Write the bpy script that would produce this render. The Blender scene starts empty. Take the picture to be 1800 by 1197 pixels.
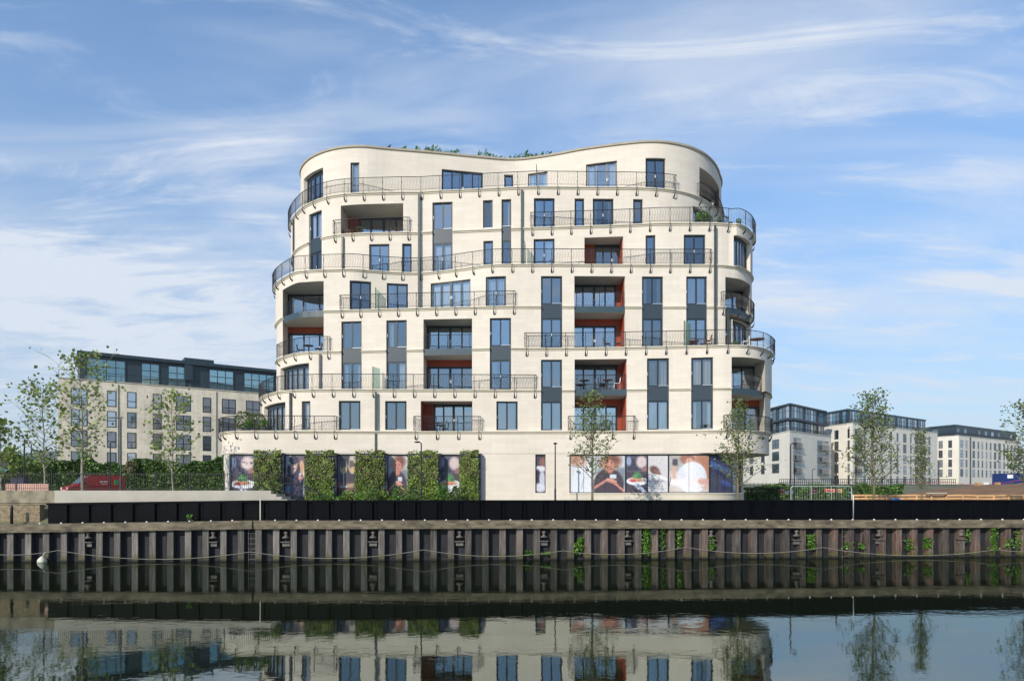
import bpy, math, random
import numpy as np
from mathutils import Vector, Matrix
SC = bpy.context.scene
COL = SC.collection
R = math.radians
rnd = random.Random(7)
# ---------------------------------------------------------------- camera
HC = 3.64                                   # eye height above the water (z = 0)
F = 1200.0                                  # focal length in photo pixels (24 mm on 36 mm, 1800 px wide)
cam = bpy.data.cameras.new('camera'); camo = bpy.data.objects.new('camera', cam); COL.objects.link(camo)
cam.lens = 24; cam.sensor_width = 36; cam.sensor_fit = 'HORIZONTAL'
cam.shift_y = (868 - 598.5) / 1800.0        # a rising-front lens keeps the verticals upright
cam.clip_start = 0.1; cam.clip_end = 9000
camo.location = (0, 0, HC); camo.rotation_euler = (R(90), 0, 0)
SC.camera = camo
# ---------------------------------------------------------------- light
SUN_EL, SUN_AZ = 29.0, 34.0                 # elevation; degrees to the left of straight behind the camera
W = bpy.data.worlds.new('World'); SC.world = W; W.use_nodes = True
nt = W.node_tree; nt.nodes.clear()
def N(t, typ, **kw):
    n = t.nodes.new(typ)
    for k, v in kw.items():
        if k.startswith('i_'): n.inputs[k[2:].replace('_', ' ')].default_value = v
        else: setattr(n, k, v)
    return n
out = N(nt, 'ShaderNodeOutputWorld'); bg = N(nt, 'ShaderNodeBackground')
SKY_STR = 0.145
bg.inputs['Strength'].default_value = SKY_STR
sky = N(nt, 'ShaderNodeTexSky'); sky.sky_type = 'NISHITA'; sky.sun_disc = False
sky.sun_elevation = R(SUN_EL)
sdir = Vector((-math.sin(R(SUN_AZ)) * math.cos(R(SUN_EL)), -math.cos(R(SUN_AZ)) * math.cos(R(SUN_EL)), math.sin(R(SUN_EL))))
sky.sun_rotation = math.atan2(sdir.x, sdir.y)
sky.altitude = 20; sky.air_density = 1.0; sky.dust_density = 0.15; sky.ozone_density = 2.5
tc = N(nt, 'ShaderNodeTexCoord')
sep = N(nt, 'ShaderNodeSeparateXYZ'); nt.links.new(tc.outputs['Generated'], sep.inputs[0])
def M_(t, op, a, b=None, c=None, clamp=False):
    n = t.nodes.new('ShaderNodeMath'); n.operation = op; n.use_clamp = clamp
    for i, v in enumerate((a, b, c)):
        if v is None: continue
        if isinstance(v, (int, float)): n.inputs[i].default_value = v
        else: t.links.new(v, n.inputs[i])
    return n.outputs[0]
zz = M_(nt, 'ADD', M_(nt, 'MAXIMUM', sep.outputs[2], 0.0), 0.16)
u_ = M_(nt, 'DIVIDE', sep.outputs[0], zz); v_ = M_(nt, 'DIVIDE', sep.outputs[1], zz)
cmb = N(nt, 'ShaderNodeCombineXYZ'); nt.links.new(u_, cmb.inputs[0]); nt.links.new(v_, cmb.inputs[1])
def cloud(rot, sx, sy, scale, det, lo, hi, dist=0.6, off=(0, 0, 0), rough=0.6):
    mp = N(nt, 'ShaderNodeMapping'); nt.links.new(cmb.outputs[0], mp.inputs[0])
    mp.inputs['Rotation'].default_value = (0, 0, R(rot)); mp.inputs['Scale'].default_value = (sx, sy, 1); mp.inputs['Location'].default_value = off
    no = N(nt, 'ShaderNodeTexNoise'); nt.links.new(mp.outputs[0], no.inputs['Vector'])
    no.inputs['Scale'].default_value = scale; no.inputs['Detail'].default_value = det; no.inputs['Distortion'].default_value = dist
    no.inputs['Roughness'].default_value = rough
    mr = N(nt, 'ShaderNodeMapRange', interpolation_type='SMOOTHSTEP'); nt.links.new(no.outputs['Fac'], mr.inputs['Value'])
    mr.inputs['From Min'].default_value = lo; mr.inputs['From Max'].default_value = hi
    return mr.outputs[0]
def lobe(px, py, wx, wy, pw=1.0):
    # soft patch of the sky dome round a fixed direction (a bank of cloud that stays put in the world)
    d = Vector(((px - 900) / F, 1, (868 - py) / F)).normalized()
    az0 = math.atan2(d.x, d.y); el0 = math.asin(d.z)
    az = M_(nt, 'ARCTAN2', sep.outputs[0], sep.outputs[1]); el = M_(nt, 'ARCSINE', sep.outputs[2])
    a = M_(nt, 'DIVIDE', M_(nt, 'SUBTRACT', az, az0), wx); b = M_(nt, 'DIVIDE', M_(nt, 'SUBTRACT', el, el0), wy)
    q = M_(nt, 'ADD', M_(nt, 'MULTIPLY', a, a), M_(nt, 'MULTIPLY', b, b))
    return M_(nt, 'EXPONENT', M_(nt, 'MULTIPLY', M_(nt, 'POWER', q, pw), -1.0))
streak = cloud(-24, 0.55, 1.6, 1.5, 9, 0.47, 0.76, 0.7, (3.1, 1.4, 0), 0.56)
wisps = cloud(38, 0.6, 1.8, 2.4, 12, 0.48, 0.76, 1.2, (7.3, 2.2, 0), 0.66)
broad = cloud(0, 0.8, 0.9, 0.8, 5, 0.36, 0.72, 0.3, (1.3, 5.1, 0))
bank = M_(nt, 'MULTIPLY', lobe(110, 530, 0.42, 0.09, 1.3), M_(nt, 'ADD', .22, M_(nt, 'MULTIPLY', cloud(8, 0.7, 1.6, 3.0, 12, 0.30, 0.66, 1.0, (0.4, 2.7, 0), .66), .78)))
bank4 = M_(nt, 'MULTIPLY', lobe(460, 330, 0.10, 0.10), cloud(30, 0.8, 1.4, 2.4, 9, 0.30, 0.70, 0.8, (2.4, 6.7, 0)))
bank2 = M_(nt, 'MULTIPLY', lobe(1250, 130, 0.28, 0.09), cloud(-20, 0.8, 1.4, 1.6, 9, 0.30, 0.70, 0.5, (4.4, 0.7, 0)))
bank3 = M_(nt, 'MULTIPLY', lobe(1650, 480, 0.30, 0.09), cloud(15, 0.7, 1.5, 1.6, 9, 0.30, 0.72, 0.5, (9.4, 3.7, 0)))
hor = M_(nt, 'EXPONENT', M_(nt, 'MULTIPLY', M_(nt, 'MAXIMUM', sep.outputs[2], 0.0), -6.5))
fac = M_(nt, 'ADD', M_(nt, 'MULTIPLY', streak, 0.40), M_(nt, 'MULTIPLY', wisps, 0.52))
fac = M_(nt, 'ADD', fac, M_(nt, 'MULTIPLY', broad, 0.10))
fac = M_(nt, 'ADD', fac, M_(nt, 'MULTIPLY', bank, 0.88))
fac = M_(nt, 'ADD', fac, M_(nt, 'MULTIPLY', bank4, 0.45)); fac = M_(nt, 'ADD', fac, 0.06)
fac = M_(nt, 'ADD', fac, M_(nt, 'MULTIPLY', bank2, 0.55))
fac = M_(nt, 'ADD', fac, M_(nt, 'MULTIPLY', bank3, 0.75))
fac = M_(nt, 'ADD', fac, M_(nt, 'MULTIPLY', hor, 0.72))
fac = M_(nt, 'MINIMUM', fac, 0.93)
mix = N(nt, 'ShaderNodeMixRGB'); nt.links.new(fac, mix.inputs[0])
tint = N(nt, 'ShaderNodeMixRGB', blend_type='MULTIPLY'); tint.inputs[0].default_value = 1
nt.links.new(sky.outputs[0], tint.inputs[1]); tint.inputs[2].default_value = (0.83, 1.13, 1.29, 1)
grad = N(nt, 'ShaderNodeMapRange', interpolation_type='SMOOTHSTEP'); nt.links.new(sep.outputs[2], grad.inputs[0])
grad.inputs['From Min'].default_value = -.05; grad.inputs['From Max'].default_value = .52; grad.inputs['To Min'].default_value = .50; grad.inputs['To Max'].default_value = 1.0
dim = N(nt, 'ShaderNodeMixRGB', blend_type='MULTIPLY'); dim.inputs[0].default_value = 1; nt.links.new(tint.outputs[0], dim.inputs[1]); nt.links.new(grad.outputs[0], dim.inputs[2])
nt.links.new(dim.outputs[0], mix.inputs[1]); mix.inputs[2].default_value = (4.75, 5.1, 5.65, 1)
nt.links.new(mix.outputs[0], bg.inputs['Color']); nt.links.new(bg.outputs[0], out.inputs['Surface'])
sun = bpy.data.lights.new('sun', 'SUN'); suno = bpy.data.objects.new('sun', sun); COL.objects.link(suno)
sun.energy = 4.1; sun.angle = R(0.5); sun.color = (1.0, 0.93, 0.82)
suno.rotation_euler = sdir.to_track_quat('Z', 'Y').to_euler()
SC.view_settings.view_transform = 'Standard'; SC.view_settings.look = 'None'
SC.view_settings.exposure = 0.18; SC.view_settings.gamma = 1
# ---------------------------------------------------------------- helpers
class MB:
    def __init__(s): s.v = []; s.f = []; s.m = []; s.uv = []; s.c = None
    def face(s, pts, m=0, uv=None):
        b = len(s.v); s.v += [tuple(p) for p in pts]; s.f.append(tuple(range(b, b + len(pts)))); s.m.append(m)
        s.uv.append(uv)
    def box(s, a, b, m=0):
        x0, y0, z0 = a; x1, y1, z1 = b
        P = [(x0, y0, z0), (x1, y0, z0), (x1, y1, z0), (x0, y1, z0), (x0, y0, z1), (x1, y0, z1), (x1, y1, z1), (x0, y1, z1)]
        s.hexa(P, m)
    def hexa(s, P, m=0):
        b = len(s.v); s.v += [tuple(p) for p in P]
        for q in ((0, 3, 2, 1), (4, 5, 6, 7), (0, 1, 5, 4), (1, 2, 6, 5), (2, 3, 7, 6), (3, 0, 4, 7)):
            s.f.append(tuple(b + i for i in q)); s.m.append(m); s.uv.append(None)
    def obox(s, c, ux, hx, hy, z0, z1, m=0):
        # box on plan centre c, unit axis ux, half sizes
        c = Vector((c[0], c[1])); ux = Vector((ux[0], ux[1])).normalized(); uy = Vector((-ux.y, ux.x))
        q = [c - ux * hx - uy * hy, c + ux * hx - uy * hy, c + ux * hx + uy * hy, c - ux * hx + uy * hy]
        s.hexa([(p.x, p.y, z0) for p in q] + [(p.x, p.y, z1) for p in q], m)
    def tube(s, pts, r, n=6, m=0, cap=True):
        pts = [Vector(p) for p in pts]; K = len(pts)
        rr = r if isinstance(r, (list, tuple)) else [r] * K
        b = len(s.v); up = None
        for i, p in enumerate(pts):
            t = (pts[min(i + 1, K - 1)] - pts[max(i - 1, 0)])
            if t.length < 1e-9: t = Vector((0, 0, 1))
            t.normalize()
            if up is None:
                up = Vector((0, 1, 0)) if abs(t.y) < 0.8 else Vector((1, 0, 0))
            a = t.cross(up)
            if a.length < 1e-6: a = t.cross(Vector((1, 0.3, 0)))
            a.normalize(); c = a.cross(t).normalized(); up = c
            for k in range(n):
                an = 2 * math.pi * k / n + (math.pi / 4 if n == 4 else 0)
                s.v.append(tuple(p + (a * math.cos(an) + c * math.sin(an)) * rr[i]))
        for i in range(K - 1):
            for k in range(n):
                k2 = (k + 1) % n
                s.f.append((b + i * n + k, b + i * n + k2, b + (i + 1) * n + k2, b + (i + 1) * n + k)); s.m.append(m); s.uv.append(None)
        if cap and n > 2:
            s.f.append(tuple(b + k for k in range(n))[::-1]); s.m.append(m); s.uv.append(None)
            s.f.append(tuple(b + (K - 1) * n + k for k in range(n))); s.m.append(m); s.uv.append(None)
    def lathe(s, c, prof, n=12, m=0):
        b = len(s.v); K = len(prof)
        for (r, z) in prof:
            for k in range(n):
                a = 2 * math.pi * k / n; s.v.append((c[0] + r * math.cos(a), c[1] + r * math.sin(a), c[2] + z))
        for i in range(K - 1):
            for k in range(n):
                k2 = (k + 1) % n
                s.f.append((b + i * n + k, b + i * n + k2, b + (i + 1) * n + k2, b + (i + 1) * n + k)); s.m.append(m); s.uv.append(None)
        s.f.append(tuple(b + k for k in range(n))[::-1]); s.m.append(m); s.uv.append(None)
        s.f.append(tuple(b + (K - 1) * n + k for k in range(n))); s.m.append(m); s.uv.append(None)
    def leaf(s, p, size, r, m=0, flat=0.0, oy=1.0):
        d = Vector((r.gauss(0, 1), r.gauss(0, 1) * oy, r.gauss(0, 1))); d.normalize()
        e = Vector((r.gauss(0, 1), r.gauss(0, 1) * oy, r.gauss(0, 1) * (1 - flat))); e = (e - d * e.dot(d))
        if e.length < 1e-4: return
        e.normalize(); p = Vector(p); a = size * r.uniform(.7, 1.3); w = a * .42
        b = len(s.v)
        s.v += [tuple(p - d * a * .5), tuple(p + e * w - d * a * .05), tuple(p + d * a * .5), tuple(p - e * w - d * a * .05)]
        s.f.append((b, b + 1, b + 2, b + 3)); s.m.append(m); s.uv.append(None)
    def mesh(s, name, c):
        me = bpy.data.meshes.new(name)
        V = np.array(s.v, dtype=float) - np.array(c)
        me.from_pydata(V.tolist(), [], s.f)
        if any(s.m): me.polygons.foreach_set('material_index', s.m)
        if any(u is not None for u in s.uv):
            uvl = me.uv_layers.new(name='UVMap'); arr = []
            for f, u in zip(s.f, s.uv):
                if u is None: arr += [0.0, 0.0] * len(f)
                else:
                    for q in u: arr += [q[0], q[1]]
            uvl.data.foreach_set('uv', arr)
        if s.c is not None:
            at = me.color_attributes.new('Col', 'FLOAT_COLOR', 'POINT'); at.data.foreach_set('color', np.array(s.c, dtype=np.float32).ravel())
        return me
def ob(name, mb, mats, parent=None, smooth=False, label=None):
    V = np.array(mb.v); lo = V.min(0); hi = V.max(0); c = ((lo[0] + hi[0]) / 2, (lo[1] + hi[1]) / 2, lo[2])
    me = mb.mesh(name, c)
    for m in (mats if isinstance(mats, (list, tuple)) else [mats]): me.materials.append(m)
    if smooth: me.polygons.foreach_set('use_smooth', [True] * len(me.polygons))
    o = bpy.data.objects.new(name, me); COL.objects.link(o); o.location = c
    if parent is not None: attach(o, parent)
    if label: o['label'] = label
    return o
def attach(o, parent):
    o.parent = parent
    q = parent; L = Vector((0, 0, 0)); mat = Matrix.Identity(4)
    chain = []
    while q is not None: chain.append(q); q = q.parent
    for q in reversed(chain):
        mat = mat @ q.matrix_parent_inverse @ Matrix.LocRotScale(q.location, q.rotation_euler, q.scale)
    o.matrix_parent_inverse = mat.inverted()
def thing(name, label, cat, loc, group=None):
    o = bpy.data.objects.new(name, None); COL.objects.link(o); o.location = loc; o.empty_display_size = 0.3
    return tag(o, label, cat, group)
def tag(o, label, cat, group=None, kind=None):
    if label: o['label'] = label
    if cat: o['category'] = cat
    if group: o['group'] = group
    if kind: o['kind'] = kind
    return o
def struct(name, mb, mats, smooth=False, kind='structure'):
    o = ob(name, mb, mats, None, smooth); o['kind'] = kind; return o
def kids(o): return [c for c in CH if c.parent == o]
def copy_tree(root, loc, label, rotz=None, group=None, scale=None):
    def rec(o, par):
        c = o.copy(); COL.objects.link(c)
        if par is not None: c.parent = par; c.matrix_parent_inverse = o.matrix_parent_inverse.copy()
        for ch in list(o.children): rec(ch, c)
        return c
    r = rec(root, None); r.location = loc
    if rotz is not None: r.rotation_euler = (0, 0, rotz)
    if scale is not None: r.scale = (scale,) * 3 if isinstance(scale, (int, float)) else scale
    r['label'] = label
    if group: r['group'] = group
    return r
def at(px, Y): return (px - 900) / F * Y
def zat(py, Y): return HC + (868 - py) / F * Y
def srgb(r, g, b):
    f = lambda c: ((c / 255 + .055) / 1.055) ** 2.4 if c > 10 else c / 255 / 12.92
    return (f(r), f(g), f(b), 1)
# ---------------------------------------------------------------- materials
def mat(name, col, rough=0.7, metal=0.0, spec=0.5, noise=None, bump=None, rnd_island=0.0, rnd_obj=0.0, transl=0.0):
    """noise=(scale, amount, (sx,sy,sz)); bump=(scale, dist)"""
    m = bpy.data.materials.new(name); m.use_nodes = True; t = m.node_tree
    p = t.nodes['Principled BSDF']; p.inputs['Roughness'].default_value = rough; p.inputs['Metallic'].default_value = metal
    p.inputs['Specular IOR Level'].default_value = spec
    p.inputs['Base Color'].default_value = (*col[:3], 1)
    src = None
    def chain(facsock, amt):
        nonlocal src
        mr = t.nodes.new('ShaderNodeMapRange'); t.links.new(facsock, mr.inputs[0])
        mr.inputs['To Min'].default_value = 1 - amt; mr.inputs['To Max'].default_value = 1 + amt
        mx = t.nodes.new('ShaderNodeMixRGB'); mx.blend_type = 'MULTIPLY'; mx.inputs[0].default_value = 1
        if src is None: mx.inputs[1].default_value = (*col[:3], 1)
        else: t.links.new(src, mx.inputs[1])
        t.links.new(mr.outputs[0], mx.inputs[2]); src = mx.outputs[0]
    geo = t.nodes.new('ShaderNodeNewGeometry')
    if noise:
        mp = t.nodes.new('ShaderNodeMapping'); t.links.new(geo.outputs['Position'], mp.inputs[0])
        mp.inputs['Scale'].default_value = noise[2] if len(noise) > 2 else (1, 1, 1)
        no = t.nodes.new('ShaderNodeTexNoise'); t.links.new(mp.outputs[0], no.inputs['Vector'])
        no.inputs['Scale'].default_value = noise[0]; no.inputs['Detail'].default_value = 6; no.inputs['Roughness'].default_value = 0.65
        mr0 = t.nodes.new('ShaderNodeMapRange'); t.links.new(no.outputs['Fac'], mr0.inputs[0])
        mr0.inputs['From Min'].default_value = 0.3; mr0.inputs['From Max'].default_value = 0.7
        chain(mr0.outputs[0], noise[1])
    if rnd_island: chain(geo.outputs['Random Per Island'], rnd_island)
    if rnd_obj:
        oi = t.nodes.new('ShaderNodeObjectInfo'); chain(oi.outputs['Random'], rnd_obj)
    if src is not None: t.links.new(src, p.inputs['Base Color'])
    if bump:
        no2 = t.nodes.new('ShaderNodeTexNoise'); t.links.new(geo.outputs['Position'], no2.inputs['Vector'])
        no2.inputs['Scale'].default_value = bump[0]; no2.inputs['Detail'].default_value = 5
        bm = t.nodes.new('ShaderNodeBump'); bm.inputs['Distance'].default_value = bump[1]; t.links.new(no2.outputs['Fac'], bm.inputs['Height'])
        t.links.new(bm.outputs[0], p.inputs['Normal'])
    if transl:
        tr = t.nodes.new('ShaderNodeBsdfTranslucent'); ms = t.nodes.new('ShaderNodeMixShader'); ms.inputs[0].default_value = transl
        o = t.nodes['Material Output']; t.links.new(p.outputs[0], ms.inputs[1]); t.links.new(tr.outputs[0], ms.inputs[2])
        if src is not None: t.links.new(src, tr.inputs[0])
        else: tr.inputs[0].default_value = (*col[:3], 1)
        t.links.new(ms.outputs[0], o.inputs[0])
    return m
def stone_mat(name, base, bw=0.9, bh=0.3, amt=0.06, mortar=0.86, stain=0.10):
    m = bpy.data.materials.new(name); m.use_nodes = True; t = m.node_tree; p = t.nodes['Principled BSDF']
    uv = t.nodes.new('ShaderNodeUVMap'); br = t.nodes.new('ShaderNodeTexBrick'); t.links.new(uv.outputs[0], br.inputs['Vector'])
    br.offset = 0.5; br.inputs['Scale'].default_value = 1.0; br.inputs['Brick Width'].default_value = bw; br.inputs['Row Height'].default_value = bh
    br.inputs['Mortar Size'].default_value = 0.006; br.inputs['Mortar Smooth'].default_value = 0.3; br.inputs['Bias'].default_value = 0.0
    c1 = [c * (1 + amt) for c in base[:3]]; c2 = [base[0] * (1 - amt * .9), base[1] * (1 - amt), base[2] * (1 - amt * 1.3)]
    br.inputs['Color1'].default_value = (*c1, 1); br.inputs['Color2'].default_value = (*c2, 1)
    br.inputs['Mortar'].default_value = (*[c * mortar for c in base[:3]], 1)
    geo = t.nodes.new('ShaderNodeNewGeometry')
    cur = br.outputs['Color']
    for sc, am, scl in ((0.35, stain, (1, 1, 0.5)), (2.5, stain * .45, (1, 1, 0.35)), (1.1, stain * .55, (3.0, 3.0, 0.12))):
        mp = t.nodes.new('ShaderNodeMapping'); mp.inputs['Scale'].default_value = scl; t.links.new(geo.outputs['Position'], mp.inputs[0])
        no = t.nodes.new('ShaderNodeTexNoise'); no.inputs['Scale'].default_value = sc; no.inputs['Detail'].default_value = 6
        t.links.new(mp.outputs[0], no.inputs['Vector'])
        mr = t.nodes.new('ShaderNodeMapRange'); mr.inputs['From Min'].default_value = .3; mr.inputs['From Max'].default_value = .7
        mr.inputs['To Min'].default_value = 1 - am; mr.inputs['To Max'].default_value = 1 + am * .6
        t.links.new(no.outputs['Fac'], mr.inputs[0])
        mx = t.nodes.new('ShaderNodeMixRGB'); mx.blend_type = 'MULTIPLY'; mx.inputs[0].default_value = 1
        t.links.new(cur, mx.inputs[1]); t.links.new(mr.outputs[0], mx.inputs[2]); cur = mx.outputs[0]
    t.links.new(cur, p.inputs['Base Color']); p.inputs['Roughness'].default_value = 0.85
    p.inputs['Specular IOR Level'].default_value = 0.25
    return m
def glass_mat(name, refl=0.5, tintc=(0.55, 0.62, 0.66), gl=(0.86, 0.93, 1.0)):
    m = bpy.data.materials.new(name); m.use_nodes = True; t = m.node_tree; t.nodes.clear()
    o = t.nodes.new('ShaderNodeOutputMaterial'); ms = t.nodes.new('ShaderNodeMixShader')
    tr = t.nodes.new('ShaderNodeBsdfTransparent'); tr.inputs[0].default_value = (*tintc, 1)
    g = t.nodes.new('ShaderNodeBsdfGlossy'); g.inputs['Color'].default_value = (*gl, 1); g.inputs['Roughness'].default_value = 0.01
    lw = t.nodes.new('ShaderNodeLayerWeight'); lw.inputs[0].default_value = 0.35
    mr = t.nodes.new('ShaderNodeMapRange'); t.links.new(lw.outputs['Fresnel'], mr.inputs[0])
    mr.inputs['To Max'].default_value = 1.0
    oi = t.nodes.new('ShaderNodeObjectInfo'); q_ = t.nodes.new('ShaderNodeMapRange'); t.links.new(oi.outputs['Random'], q_.inputs[0]); q_.inputs['To Min'].default_value = refl * .55; q_.inputs['To Max'].default_value = refl * 1.5; t.links.new(q_.outputs[0], mr.inputs['To Min'])
    t.links.new(mr.outputs[0], ms.inputs[0]); t.links.new(tr.outputs[0], ms.inputs[1]); t.links.new(g.outputs[0], ms.inputs[2])
    t.links.new(ms.outputs[0], o.inputs[0]); return m
STONE = (0.665, 0.598, 0.512)
MT = dict(
    stone=stone_mat('pale_ashlar_stone', STONE, 1.1, .32, .04, .86, .04),
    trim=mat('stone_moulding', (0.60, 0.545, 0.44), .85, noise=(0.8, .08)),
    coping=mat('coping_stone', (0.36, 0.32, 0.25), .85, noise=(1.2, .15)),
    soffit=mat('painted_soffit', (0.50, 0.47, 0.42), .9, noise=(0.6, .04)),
    red=mat('terracotta_red_panel', (0.33, 0.050, 0.014), .55, noise=(2.0, .15, (3, 3, .4))),
    frame=mat('dark_grey_window_frame', (0.010, 0.021, 0.031), .4, noise=(1, .1)),
    panel=mat('slate_grey_metal_panel', (0.026, 0.042, 0.056), .42, noise=(1.5, .06)),
    slab=mat('grey_balcony_fascia', (0.032, 0.058, 0.074), .45, noise=(1.5, .15)),
    rail=mat('dark_steel_railing', (0.013, 0.014, 0.018), .5, spec=.3),
    pipe=mat('grey_rainwater_pipe', (0.045, 0.058, 0.062), .45, noise=(2, .12)),
    glass=glass_mat('window_glass', 0.30, (.80, .84, .86), (.84, .92, 1.0)),
    glassb=glass_mat('balcony_window_glass', 0.38, (.7, .75, .8), gl=(.86, .93, 1.0)),
    gscreen=None,
    curtain=mat('pale_curtain', (0.62, 0.62, 0.60), .9, transl=.3, rnd_obj=.3),
    blind=mat('white_blind', (0.52, 0.53, 0.54), .9),
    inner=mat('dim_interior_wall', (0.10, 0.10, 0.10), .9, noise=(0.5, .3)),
    floor=mat('floor_slab_concrete', (0.30, 0.28, 0.25), .9, noise=(0.7, .1)),
    white=mat('white_metal', (0.75, 0.76, 0.76), .4),
    silver=mat('silver_sill', (0.5, 0.53, 0.55), .35, metal=.3),
    black=mat('black_barrier_paint', (0.0012, 0.0015, 0.0025), .5, spec=.07, noise=(2.0, .25, (1, 1, .3)), bump=(1.0, .012)),
    iron=mat('black_iron', (0.012, 0.012, 0.014), .45),
    conc=mat('weathered_concrete', (0.125, 0.102, 0.066), .9, noise=(2.2, .70, (.7, 1, 2.0)), bump=(9, .015)),
    concl=mat('pale_concrete_parapet', (0.40, 0.37, 0.31), .9, noise=(0.9, .10), bump=(12, .004)),
    conco=mat('old_stained_concrete', (0.22, 0.19, 0.13), .9, noise=(1.6, .5), bump=(8, .01)),
    masonry=mat('rough_rubble_masonry', (0.22, 0.17, 0.105), .95, noise=(7, .45), bump=(7, .05)),
    bark=mat('grey_green_bark', (0.14, 0.125, 0.075), .9, noise=(6, .4)),
    barkp=mat('pale_bark', (0.24, 0.22, 0.17), .9, noise=(6, .4)),
    leafa=mat('bright_spring_leaf', (0.19, 0.26, 0.05), .55, rnd_island=.5, transl=.35),
    leafb=mat('olive_leaf', (0.125, 0.170, 0.042), .6, rnd_island=.55, transl=.3),
    leafc=mat('hedge_leaf', (0.075, 0.145, 0.022), .5, rnd_island=.6, transl=.25, noise=(1.2, .4)),
    leafd=mat('living_wall_leaf', (0.140, 0.205, 0.030), .55, rnd_island=.7, transl=.25, noise=(1.3, .7)),
    leafdr=mat('living_wall_reddish_leaf', (0.20, 0.165, 0.085), .6, rnd_island=.5, transl=.2),
    leafg=mat('ivy_leaf', (0.09, 0.20, 0.018), .45, rnd_island=.5, transl=.3),
    leaff=mat('far_tree_leaf', (0.045, 0.085, 0.022), .6, rnd_island=.5, transl=.2),
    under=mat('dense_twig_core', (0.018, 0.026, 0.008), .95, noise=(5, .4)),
    soil=mat('brown_soil', (0.18, 0.100, 0.046), .95, noise=(0.6, .25), bump=(3, .12)),
    timber=mat('fresh_orange_timber', (0.50, 0.29, 0.135), .75, noise=(3, .25), rnd_obj=.15),
    path=mat('pale_path_paving', (0.34, 0.31, 0.27), .9, noise=(1, .12)),
    redp=mat('red_plastic', (0.62, 0.04, 0.02), .4), whitep=mat('white_plastic', (0.7, 0.7, 0.7), .4),
    van=mat('red_van_paint', (0.30, 0.006, 0.010), .25), tyre=mat('tyre_rubber', (0.02, 0.02, 0.02), .8),
    vglass=mat('van_window', (0.03, 0.06, 0.06), .08), green=mat('green_sign', (0.02, 0.30, 0.07), .5),
    blue=mat('dark_blue_container_paint', (0.006, 0.026, 0.145), .45, noise=(1, .15)),
    navy=mat('navy_board', (0.006, 0.010, 0.040), .5), tealb=mat('teal_sign', (0.03, 0.14, 0.22), .5),
    pot=mat('terracotta_pot', (0.28, 0.10, 0.05), .8), potg=mat('grey_pot', (0.07, 0.08, 0.09), .6),
    wood=mat('brown_garden_wood', (0.17, 0.055, 0.028), .6), steel=mat('galvanised_steel', (0.48, 0.52, 0.54), .4, metal=.4),
    pink=mat('pinkish_board', (0.55, 0.33, 0.26), .8, noise=(3, .2, (6, 1, 1))),
    rope=mat('pale_rope', (0.24, 0.23, 0.18), .9), buoy=mat('dirty_white_buoy', (0.55, 0.53, 0.42), .6, noise=(5, .3)),
    skin=mat('skin', (0.45, 0.26, 0.18), .6), cloth=mat('dark_clothes', (0.02, 0.022, 0.03), .9), orange=mat('orange_sleeve', (0.7, 0.16, 0.03), .8),
    zinc=mat('dark_teal_zinc', (0.022, 0.040, 0.052), .42, noise=(1.5, .2, (4, 4, .1))),
    tglass=glass_mat('teal_penthouse_glass', 0.45, (0.18, 0.34, 0.40), (.60, .92, 1.0)),
    dglass=mat('far_window_glass', (0.05, 0.06, 0.075), .06, spec=1.0),
    rustst=mat('dull_rusty_steel', (0.105, 0.092, 0.078), .6, noise=(4, .4)), feather=mat('dark_feather', (0.03, 0.03, 0.035), .8),
)
_m = MT['gscreen'] = bpy.data.materials.new('green_glass_screen'); _m.use_nodes = True; _t = _m.node_tree; _t.nodes.clear()
_o = _t.nodes.new('ShaderNodeOutputMaterial'); _x = _t.nodes.new('ShaderNodeMixShader'); _x.inputs[0].default_value = .38; _a = _t.nodes.new('ShaderNodeBsdfTransparent'); _a.inputs[0].default_value = (.88, .97, .93, 1); _b = _t.nodes.new('ShaderNodeBsdfTranslucent'); _b.inputs[0].default_value = (.50, .66, .60, 1)
_c = _t.nodes.new('ShaderNodeBsdfDiffuse'); _c.inputs[0].default_value = (.45, .62, .56, 1); _y = _t.nodes.new('ShaderNodeMixShader'); _t.links.new(_b.outputs[0], _y.inputs[1]); _t.links.new(_c.outputs[0], _y.inputs[2]); _t.links.new(_a.outputs[0], _x.inputs[1]); _t.links.new(_y.outputs[0], _x.inputs[2]); _t.links.new(_x.outputs[0], _o.inputs[0])
MT['stoneg'] = stone_mat('grey_beige_ashlar', (0.76, 0.67, 0.53), 1.0, .35, .07, .85, .16)
MT['stonef'] = stone_mat('cream_far_stone', (0.72, 0.68, 0.60), 1.2, .4, .04, .9, .06)
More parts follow.
